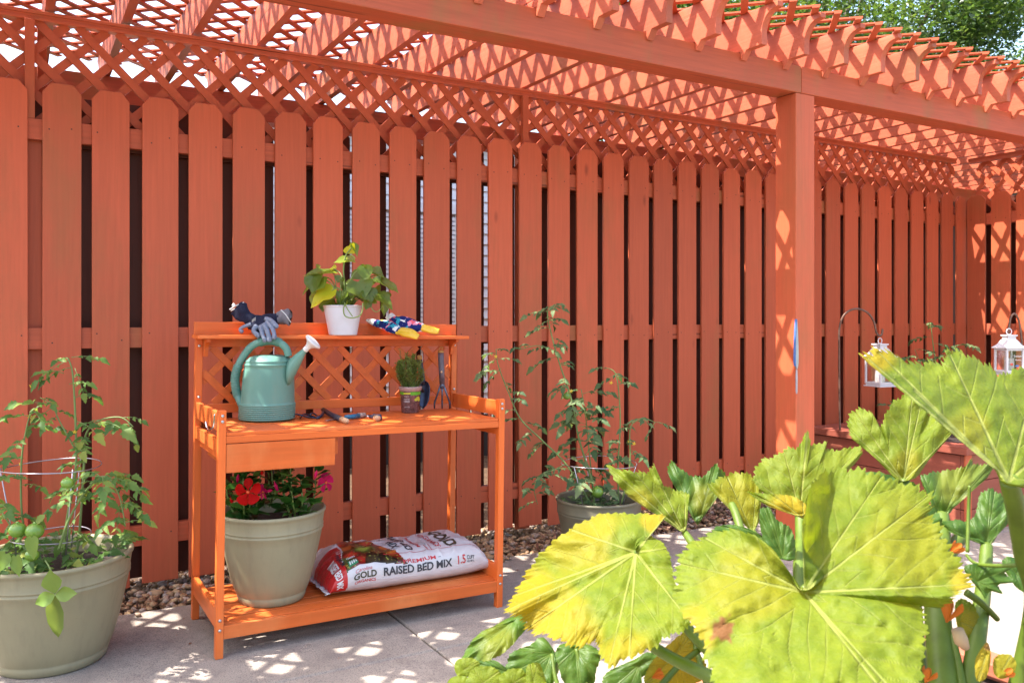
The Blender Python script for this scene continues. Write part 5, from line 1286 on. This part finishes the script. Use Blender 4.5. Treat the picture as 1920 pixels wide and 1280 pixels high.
nb = n.bump(n.math('ADD', n.math('MULTIPLY', g, .9), n.math('ADD', n.math('MULTIPLY', g2, .35), n.math('MULTIPLY', vn, -.8))), .6, .006)
M['squash'] = n.pbr(base, .6, nb, spec=.22, tl=tl, tlfac=.42)
n = NT('squash_leaf_green'); vn = n.attr('vein'); vec = n.coords(); g = n.noise(vec, 26, 4, .6); g2 = n.noise(vec, 190, 3)
base = n.ramp(g, [(.3, (.035, .095, .010)), (.7, (.075, .15, .018))]); yl = n.attr('yellow')
base = n.mix(yl, base, (.22, .22, .015)); base = n.mix(n.math('MULTIPLY', vn, .6), base, (.16, .23, .05))
tl = n.ramp(g, [(.3, (.10, .24, .008)), (.7, (.19, .32, .015))]); tl = n.mix(yl, tl, (.38, .38, .012))
nb = n.bump(n.math('ADD', n.math('MULTIPLY', g, .6), n.math('ADD', n.math('MULTIPLY', g2, .35), n.math('MULTIPLY', vn, -.8))), .45, .004)
M['squash_g'] = n.pbr(base, .5, nb, spec=.35, tl=tl, tlfac=.4)
M['petiole'] = leafmat('squash_stalk', (.11, .17, .018), (.22, .30, .02), .2, .5, var=.25, scale=30, island=False)
M['squash_flower'] = leafmat('squash_flower', (.55, .14, .008), (.75, .25, .01), .3, .6, var=.25, island=False, scale=30)
def squash_leaf(par, att, outl, d0, gu=0., gv=0., bow=.0, mat='squash', veins=7, serr=1., yellow=(), brown=(), seed=0, dome=.02, NR=None, quilt=1., dpts=None):
    """att and outl: attach point and outline seen in the photo; depth d0 at the attach point with slopes gu, gv per 100 px and a bow"""
    mx = max(math.hypot(p[0]-att[0], p[1]-att[1]) for p in outl); NR = NR and 24 or (100 if mx > 200 else 46)
    rr = random.Random(seed*13+5); outl = [V((p[0], p[1], p[2] if len(p) > 2 else 0.)) for p in outl]
    D = catmull(outl, 14, True); NO = len(D); S_ = sum((D[i]-D[i-1]).length for i in range(NO))/NO
    cen = V((att[0], att[1], 0)); out = []
    ph = 0.
    for i, p in enumerate(D):
        q = V((p.x, p.y, 0)); r_ = q-cen
        k = 1+serr*(.013*(1-2*((i % 5)/4.))+.006*rr.uniform(-1, 1)+.010*math.sin(i*.45))*(1 if r_.length > 25 else 0)
        out.append((q, p.z, k-1))
    # main veins: toward the farthest-out points of the outline
    L_ = [(o[0]-cen).length for o in out]; step = NO/veins; va = []
    for v in range(veins):
        a = int(v*step); b = int((v+1)*step); m_ = max(range(a, b), key=lambda t: L_[t % NO])
        if L_[m_ % NO] > 30: va.append(m_ % NO)
    vdirs = [((out[m_][0]-cen).normalized(), L_[m_]) for m_ in va]
    R_ = max(L_); sz = min(1., R_/190)
    vs = []; vein = []; yel = []; brn = []
    def vert(i, r):
        o, dz, kj = out[i]; q = cen+(o-cen)*(r*(1+kj*1.5*r**9)); rel = q-cen; best = 9e9; bv = 0; dist = rel.length
        for vd, vl in vdirs:
            al = rel.dot(vd); pr_ = abs(rel.x*vd.y-rel.y*vd.x)
            if al > 0 and al < vl*.98:
                wv = (1.5*(1-al/vl)+.6)*R_/200
                m_ = pr_/wv
                if m_ < best: best = m_; al_ = al; bal, bpr, bvl, bw = al, pr_, vl, wv
        x = 0.; h = 0.
        if best < 9e8:
            x = max(x, 1-sstep(.55, 1.25, best)); wob = .10*math.sin(bal*.05+seed)
            f = ((bal-bpr*(1.15+wob))/(R_*.155)+seed*.3); fr = abs(f-round(f)); sd = fr*R_*.155
            fall = (1-sstep(bvl*.25, bvl*.7, bpr))
            x = max(x, .62*(1-sstep(.5, 1.3, sd/(1.1*R_/200)))*fall*(1-.5*al_/bvl))
            h = (abs(math.sin(math.pi*f)))*.5*sstep(0, R_*.06, bpr)*fall+.6*sstep(0, R_*.09, bpr)
        z = d0+gu*(q.x-cen.x)/100+gv*(q.y-cen.y)/100+dz*(r**1.5)+bow*(r*r)
        nz = noise.noise(V((q.x*.013+seed, q.y*.013, 0)))*.030*r+noise.noise(V((q.x*.04+seed, q.y*.04, 3)))*.010*quilt
        z += (nz*.8*sz-h*.0024*quilt*(R_/200)-dome*sz*math.sin(math.pi*min(1, r))*.6)*d0/1.5
        # ruffled rim
        z += .0050*sz*sstep(.55, 1., r)*(math.sin(i*6.2832/NO*7+seed)+.6*math.sin(i*6.2832/NO*13+seed*2))*d0/1.5
        vs.append(at(q.x, q.y, z)); vein.append(x)
        yv = 0.
        for (u, v_, rad, st_) in yellow: yv = max(yv, st_*(1-sstep(rad*.4, rad, math.hypot(q.x-u, q.y-v_)+rad*.35*noise.noise(V((q.x*.02, q.y*.02, 7))))))
        yel.append(clamp(yv)); bv_ = 0.
        for (u, v_, rad, st_) in brown: bv_ = max(bv_, st_*(1-sstep(rad*.5, rad, math.hypot(q.x-u, q.y-v_)+rad*.8*noise.noise(V((q.x*.08, q.y*.08, 9))))))
        brn.append(clamp(bv_))
    vs0 = None
    vert(0, 0.)
    for k in range(1, NR+1):
        r = (k/NR)
        for i in range(NO): vert(i, r)
    fs = [(0, 1+(i+1) % NO, 1+i) for i in range(NO)]
    for k in range(NR-1):
        for i in range(NO):
            a = 1+k*NO+i; b = 1+k*NO+(i+1) % NO; fs.append((a, b, b+NO, a+NO))
    mb = MB(); mb.add(vs, fs, 0, True)
    return mb.build('leaf', M[mat], par, attr={'vein': vein, 'yellow': yel, 'brown': brn})
def stalk(par, pts, r0, r1, mat='petiole', name='leaf_stalk'):
    P_ = catmull([at(*p) for p in pts], 8); n_ = len(P_); mb = MB(); rings = []
    mb.tube(P_, [r0+(r1-r0)*i/(n_-1) for i in range(n_)], 12)
    for i, p in enumerate(mb.v): pass
    return mb.build(name, M[mat], par)
CR = V((1.74, .92, .24))
sqp = thing('squash_plant', 'large squash plant with broad yellow-green leaves filling the bottom right foreground', 'squash plant', CR)
# hero leaves
squash_leaf(sqp, (1192, 1035), [(1190, 1020), (1196, 1000), (1214, 985), (1240, 974), (1248, 966), (1215, 963), (1175, 962), (1132, 962), (1092, 978), (1052, 1003), (1015, 1035, .05), (992, 1066, .08), (975, 1095, .09), (962, 1118, .06), (948, 1142, -.02), (960, 1152, -.02), (978, 1158), (984, 1174), (1000, 1186), (1030, 1192), (1062, 1206), (1085, 1213), (1104, 1206), (1118, 1202), (1124, 1222), (1141, 1248), (1180, 1232), (1226, 1214), (1248, 1194), (1272, 1186), (1294, 1172), (1284, 1140), (1270, 1104), (1262, 1074), (1257, 1044), (1245, 1020), (1224, 1006), (1206, 1004), (1196, 1014)],
 1.62, -.02, -.13, mat='squash', veins=9, yellow=((1010, 1160, 100, .9), (985, 1110, 80, .8), (1080, 1195, 70, .7), (1180, 1235, 70, .6), (1080, 1000, 100, .5), (1230, 975, 30, .9)), seed=1, dome=.04)
squash_leaf(sqp, (1508, 1110), [(1500, 1100), (1518, 1100), (1535, 1094), (1545, 1076, -.01), (1522, 1050, -.05), (1506, 1020, -.09), (1504, 985, -.12), (1512, 950, -.12), (1518, 915, -.10), (1538, 890, -.06), (1570, 880), (1604, 878), (1640, 886), (1672, 898), (1706, 908), (1744, 924), (1746, 950), (1742, 965), (1760, 982), (1772, 1012), (1796, 1044), (1810, 1074), (1822, 1096), (1800, 1110), (1786, 1122), (1764, 1140, .05), (1738, 1128, .05), (1730, 1146), (1738, 1176), (1732, 1215), (1728, 1262), (1710, 1320), (1640, 1370), (1560, 1390), (1480, 1385), (1400, 1360), (1346, 1300), (1326, 1240), (1312, 1192), (1284, 1156), (1266, 1118), (1266, 1080), (1272, 1046), (1290, 1022), (1328, 1000), (1370, 992, -.03), (1412, 1002, -.06), (1450, 1030, -.06), (1470, 1062, -.03), (1488, 1096)],
 1.30, .0, -.10, mat='squash', veins=8, yellow=((1815, 1095, 50, .7), (1300, 1180, 60, .6), (1700, 1020, 120, .25), (1400, 1100, 110, .3)), brown=((1352, 1180, 26, 1.),), seed=2, dome=.05)
squash_leaf(sqp, (1892, 902), [(1880, 905), (1866, 882), (1850, 862), (1838, 842), (1822, 828), (1796, 814), (1776, 806), (1752, 776), (1728, 748), (1704, 722), (1676, 700), (1646, 684), (1618, 672), (1634, 656), (1662, 656), (1684, 668), (1704, 680), (1738, 678), (1768, 678), (1774, 660), (1792, 656), (1822, 668), (1852, 684), (1876, 702), (1900, 694), (1950, 690), (2000, 740), (2020, 820), (1990, 880), (1940, 912), (1905, 912)],
 1.25, .06, -.10, mat='squash', veins=7, yellow=((1640, 665, 50, .8), (1820, 820, 60, .3)), seed=3, dome=.03)
squash_leaf(sqp, (1694, 902), [(1684, 900), (1662, 880), (1640, 858), (1618, 838), (1598, 822), (1590, 800), (1592, 780), (1608, 766), (1632, 772), (1646, 792), (1650, 802), (1658, 782), (1672, 756), (1694, 740), (1710, 722), (1732, 732), (1742, 752), (1742, 778), (1762, 776), (1784, 792), (1784, 812), (1772, 828), (1752, 850), (1736, 870), (1716, 896)],
 1.75, .0, -.06, mat='squash', veins=5, yellow=((1700, 870, 40, .35),), seed=4)
squash_leaf(sqp, (1500, 962), [(1488, 958), (1462, 942), (1436, 926), (1416, 906), (1414, 884), (1428, 862), (1450, 856), (1474, 840), (1496, 838), (1506, 820), (1513, 808), (1520, 824), (1522, 834), (1548, 828), (1552, 842), (1580, 842), (1610, 836), (1616, 848), (1604, 868), (1584, 880), (1560, 890), (1540, 905), (1524, 926), (1512, 952)],
 1.95, .0, -.07, mat='squash', veins=7, seed=5)
squash_leaf(sqp, (1284, 1000), [(1270, 992), (1248, 966), (1216, 948), (1186, 936), (1164, 914), (1138, 874), (1166, 880), (1196, 884), (1216, 884), (1226, 870), (1232, 892), (1234, 906), (1252, 912), (1272, 920), (1292, 926), (1290, 950), (1288, 980)],
 2.0, .03, -.07, mat='squash', veins=5, yellow=((1200, 940, 40, .4),), seed=6)
squash_leaf(sqp, (1308, 985), [(1298, 968), (1290, 946), (1282, 926), (1262, 906), (1252, 884), (1258, 864), (1278, 880), (1300, 892), (1322, 890), (1340, 870), (1352, 880), (1366, 900), (1350, 920), (1334, 934), (1322, 960)],
 2.1, .0, -.05, mat='squash_g', veins=5, yellow=((1320, 930, 40, .6),), seed=7)
squash_leaf(sqp, (1412, 1000), [(1400, 985), (1378, 960), (1354, 936), (1328, 912), (1342, 900), (1368, 888), (1398, 886), (1416, 896), (1430, 908), (1428, 930), (1426, 956), (1420, 984)],
 1.95, .0, -.05, mat='squash', veins=5, yellow=((1380, 940, 70, .35),), seed=8)
squash_leaf(sqp, (1506, 972), [(1490, 962), (1466, 956), (1444, 950), (1420, 936), (1402, 922), (1424, 924), (1450, 926), (1478, 928), (1506, 940), (1512, 958)],
 1.8, .0, -.05, mat='squash', veins=5, yellow=((1480, 950, 60, .9),), seed=9)
squash_leaf(sqp, (1766, 972), [(1752, 956), (1740, 930), (1726, 896), (1744, 886), (1768, 882), (1794, 878), (1812, 872), (1820, 860), (1828, 870), (1846, 870), (1862, 872), (1854, 892), (1834, 908), (1810, 918), (1794, 936), (1780, 962)],
 1.7, .0, -.05, mat='squash_g', veins=5, yellow=((1800, 900, 60, .5),), seed=10)
squash_leaf(sqp, (1850, 1024), [(1838, 1010), (1816, 1000), (1790, 998), (1768, 992), (1764, 980), (1790, 974), (1816, 976), (1830, 960), (1836, 930), (1854, 916), (1874, 924), (1890, 944), (1896, 966), (1888, 984), (1872, 1000), (1860, 1018)],
 1.65, .0, -.04, mat='squash_g', veins=5, seed=11)
squash_leaf(sqp, (962, 1165), [(972, 1152), (984, 1150), (986, 1176), (968, 1200), (946, 1222), (920, 1236), (888, 1240), (864, 1240), (872, 1222), (882, 1204), (902, 1184), (928, 1172), (948, 1160)],
 1.72, .0, -.10, mat='squash_g', veins=5, yellow=((940, 1220, 60, .5),), seed=12)
for i, (a_, ol, d_) in enumerate((((1035, 1225), [(1020, 1195), (990, 1210), (960, 1222), (948, 1250), (944, 1290), (985, 1320), (1020, 1300), (1040, 1275), (1048, 1240)], 1.95),
    ((1080, 1215), [(1060, 1205), (1042, 1220), (1050, 1260), (1075, 1310), (1100, 1330), (1112, 1290), (1120, 1250), (1126, 1225), (1105, 1208)], 1.9),
    ((1200, 1245), [(1215, 1222), (1190, 1235), (1160, 1248), (1136, 1262), (1130, 1290), (1160, 1330), (1200, 1330), (1206, 1295), (1198, 1275), (1225, 1255), (1250, 1230)], 1.8),
    ((960, 1262), [(945, 1248), (930, 1238), (905, 1236), (884, 1240), (900, 1262), (930, 1275), (955, 1285), (980, 1270)], 1.9))):
    squash_leaf(sqp, a_, ol, d_, 0, -.05, mat='squash_g', veins=5, seed=20+i, NR=20)
squash_leaf(sqp, (1262, 1232), [(1210, 1280), (1216, 1250), (1240, 1220), (1262, 1200), (1290, 1180), (1308, 1186), (1306, 1215), (1322, 1240), (1318, 1268), (1290, 1290), (1250, 1300)], 1.7, 0, -.05, mat='squash', veins=5, yellow=((1270, 1240, 80, .8),), seed=30, NR=20)
squash_leaf(sqp, (1832, 1090), [(1815, 1080), (1808, 1062), (1830, 1055), (1850, 1064), (1872, 1056), (1898, 1062), (1885, 1074), (1900, 1090), (1872, 1096), (1880, 1112), (1856, 1108), (1848, 1122), (1838, 1108)], 1.45, 0, -.04, mat='squash_g', veins=5, seed=31, NR=18)
squash_leaf(sqp, (1905, 1075), [(1880, 1060), (1886, 1044), (1910, 1046), (1940, 1050), (1960, 1090), (1930, 1110), (1905, 1100)], 1.5, 0, -.04, mat='squash_g', veins=5, seed=35, NR=18)
squash_leaf(sqp, (1705, 1010), [(1700, 1030), (1670, 1020), (1660, 985), (1680, 950), (1710, 935), (1740, 945), (1765, 970), (1760, 1005), (1735, 1030)], 1.6, 0, -.05, mat='squash_g', veins=5, seed=38)
squash_leaf(sqp, (1440, 1010), [(1420, 1000), (1385, 985), (1350, 985), (1330, 1005), (1360, 1030), (1400, 1040), (1435, 1035)], 1.85, 0, -.05, mat='squash_g', veins=5, seed=39)
squash_leaf(sqp, (1800, 1165), [(1790, 1140), (1800, 1122), (1822, 1130), (1835, 1152), (1840, 1180), (1822, 1196), (1800, 1190)], 1.5, 0, -.04, mat='squash', veins=5, seed=32, NR=18, yellow=((1815, 1170, 40, .6),))
squash_leaf(sqp, (1850, 1225), [(1832, 1275), (1828, 1240), (1840, 1215), (1852, 1204), (1858, 1230), (1850, 1268)], 1.3, 0, -.04, mat='squash', veins=3, seed=33, NR=18, yellow=((1845, 1240, 60, .8),), brown=((1850, 1210, 14, .8),))
squash_leaf(sqp, (1880, 1255), [(1862, 1240), (1870, 1228), (1892, 1226), (1905, 1240), (1900, 1262), (1878, 1272), (1864, 1262)], 1.3, 0, -.04, mat='squash', veins=3, seed=34, NR=18, yellow=((1880, 1250, 60, .6),))
squash_leaf(sqp, (1468, 1045), [(1440, 1035), (1428, 1000), (1424, 960), (1440, 950), (1458, 975), (1478, 985), (1490, 1010), (1486, 1050)], 1.75, 0, -.04, mat='squash_g', veins=5, seed=36, NR=18)
squash_leaf(sqp, (1600, 930), [(1590, 905), (1600, 888), (1640, 884), (1690, 896), (1720, 910), (1700, 935), (1650, 945), (1615, 940)], 1.85, 0, -.04, mat='squash_g', veins=5, seed=37, NR=18)
# stalks (thick, pale green), all rising from the crown
CRp = lambda du=0, dz=0.: (1640+du, 1500, 1.42+dz)
stalk(sqp, [(1892, 900, 1.26), (1906, 960, 1.30), (1920, 1040, 1.36), (1940, 1140, 1.42), (1900, 1330, 1.45)], .0135, .017)
stalk(sqp, [(1694, 900, 1.76), (1700, 960, 1.72), (1712, 1100, 1.62), (1730, 1330, 1.5)], .0105, .014)
stalk(sqp, [(1500, 960, 1.96), (1502, 1010, 1.9), (1500, 1090, 1.78), (1520, 1320, 1.6)], .0120, .015)
stalk(sqp, [(1284, 998, 2.0), (1300, 1022, 1.95), (1345, 1100, 1.85), (1450, 1300, 1.7)], .0080, .012)
stalk(sqp, [(1372, 945, 1.95), (1385, 980, 1.9), (1410, 1080, 1.8), (1480, 1300, 1.65)], .0085, .012)
stalk(sqp, [(1412, 998, 1.93), (1440, 1060, 1.85), (1500, 1300, 1.62)], .0080, .012)
stalk(sqp, [(1766, 965, 1.70), (1764, 1010, 1.66), (1757, 1130, 1.56), (1775, 1330, 1.42)], .0135, .026)
stalk(sqp, [(1850, 1022, 1.65), (1846, 1080, 1.6), (1834, 1180, 1.5), (1812, 1330, 1.42)], .0110, .017)
stalk(sqp, [(1915, 930, 1.75), (1870, 965, 1.74), (1800, 1010, 1.7), (1770, 1060, 1.62)], .0125, .014)
stalk(sqp, [(1508, 1108, 1.31), (1530, 1090, 1.36), (1548, 1078, 1.42), (1560, 1200, 1.46), (1600, 1400, 1.42)], .0085, .014)
stalk(sqp, [(1192, 1032, 1.62), (1230, 1080, 1.66), (1300, 1190, 1.62), (1450, 1330, 1.5)], .0085, .012)
stalk(sqp, [(1216, 1206, 1.50), (1262, 1234, 1.48), (1320, 1262, 1.44), (1420, 1310, 1.4)], .0095, .0125)
stalk(sqp, [(1322, 1210, 1.62), (1275, 1245, 1.58), (1235, 1290, 1.52)], .0050, .0065)
stalk(sqp, [(1035, 1225, 1.95), (1052, 1300, 1.9), (1150, 1500, 1.8)], .0045, .006); stalk(sqp, [(1080, 1215, 1.9), (1106, 1300, 1.85), (1200, 1500, 1.7)], .0045, .006)
stalk(sqp, [(1290, 1170, 1.75), (1300, 1200, 1.72), (1330, 1300, 1.6)], .0045, .006)
stalk(sqp, [(1785, 1190, 1.5), (1800, 1260, 1.45), (1810, 1330, 1.4)], .006, .009)
stalk(sqp, [(1812, 1040, 1.5), (1830, 1056, 1.47), (1870, 1060, 1.42), (1925, 1058, 1.38)], .0028, .0035, name='tendril')
stalk(sqp, [(1818, 910, 1.6), (1816, 960, 1.6), (1814, 1035, 1.58)], .0028, .0035, name='tendril')
stalk(sqp, [(1870, 1160, 1.52), (1840, 1130, 1.5), (1812, 1110, 1.5)], .005, .007)
for (u, v, d, L, tw) in ((1780, 1148, 1.42, .034, .3), (1625, 880, 1.9, .0, 0), (1740, 1268, 1.40, .022, .5), (1232, 1266, 1.66, .022, 1.2), (1790, 1030, 1.48, .022, 1.), (1620, 1005, 1.7, .03, .2), (1885, 1262, 1.3, .018, 1.)):
    if not L: continue
    c = at(u, v, d); mb = MB(); ax_ = (UP*math.cos(tw)+RIGHT*math.sin(tw)).normalized()
    for k in range(5):
        t = k*1.2566; dd = (ax_+(RIGHT*math.cos(t)+FWD*math.sin(t))*.35).normalized(); blade(mb, c-ax_*L*.5, c-ax_*L*.5+dd*L*1.2, L*.5, RIGHT*math.cos(t)+FWD*math.sin(t), 'petal', fold=.3, curl=-.1)
    mb.build('flower', M['squash_flower'], sqp)
mb = MB(); P_ = [at(1795, 1180, 1.42), at(1802, 1200, 1.42), at(1812, 1215, 1.42)]; mb.tube(P_, [.010, .012, .006], 10); mb.build('withered_flower', plain('withered_petal', (.45, .32, .20), .8), sqp)
# low pale plant at the very bottom
lo = at(945, 1290, 1.6)
pp = thing('young_squash', 'pale fuzzy young squash leaves at the bottom edge, left of the big yellow leaf', 'squash plant', V((lo.x, lo.y, 0)))
for i, (a_, ol, d_) in enumerate((((905, 1280), [(880, 1262), (890, 1250), (915, 1248), (935, 1256), (940, 1276), (925, 1300), (890, 1300), (872, 1285)], 1.55), ((960, 1282), [(936, 1270), (950, 1256), (975, 1252), (988, 1262), (1010, 1274), (1000, 1300), (960, 1310), (940, 1300)], 1.52),
    ((1000, 1275), [(986, 1262), (990, 1246), (1010, 1242), (1020, 1262), (1024, 1285), (1010, 1305), (990, 1295)], 1.5), ((870, 1255), [(852, 1250), (858, 1236), (880, 1232), (898, 1240), (895, 1256), (875, 1268), (858, 1266)], 1.6), ((860, 1290), [(838, 1285), (846, 1270), (868, 1266), (885, 1280), (880, 1310), (850, 1312)], 1.55))):
    squash_leaf(pp, a_, ol, d_, 0, -.04, mat='squash', veins=5, seed=40+i, NR=18)
    b_ = at(a_[0], a_[1], d_+.01); mb = MB(); mb.tube([b_, (b_+V((lo.x, lo.y, .05)))/2, V((lo.x, lo.y, -.03))], [.004, .005, .006], 8); mb.build('leaf_stalk', M['petiole'], pp)
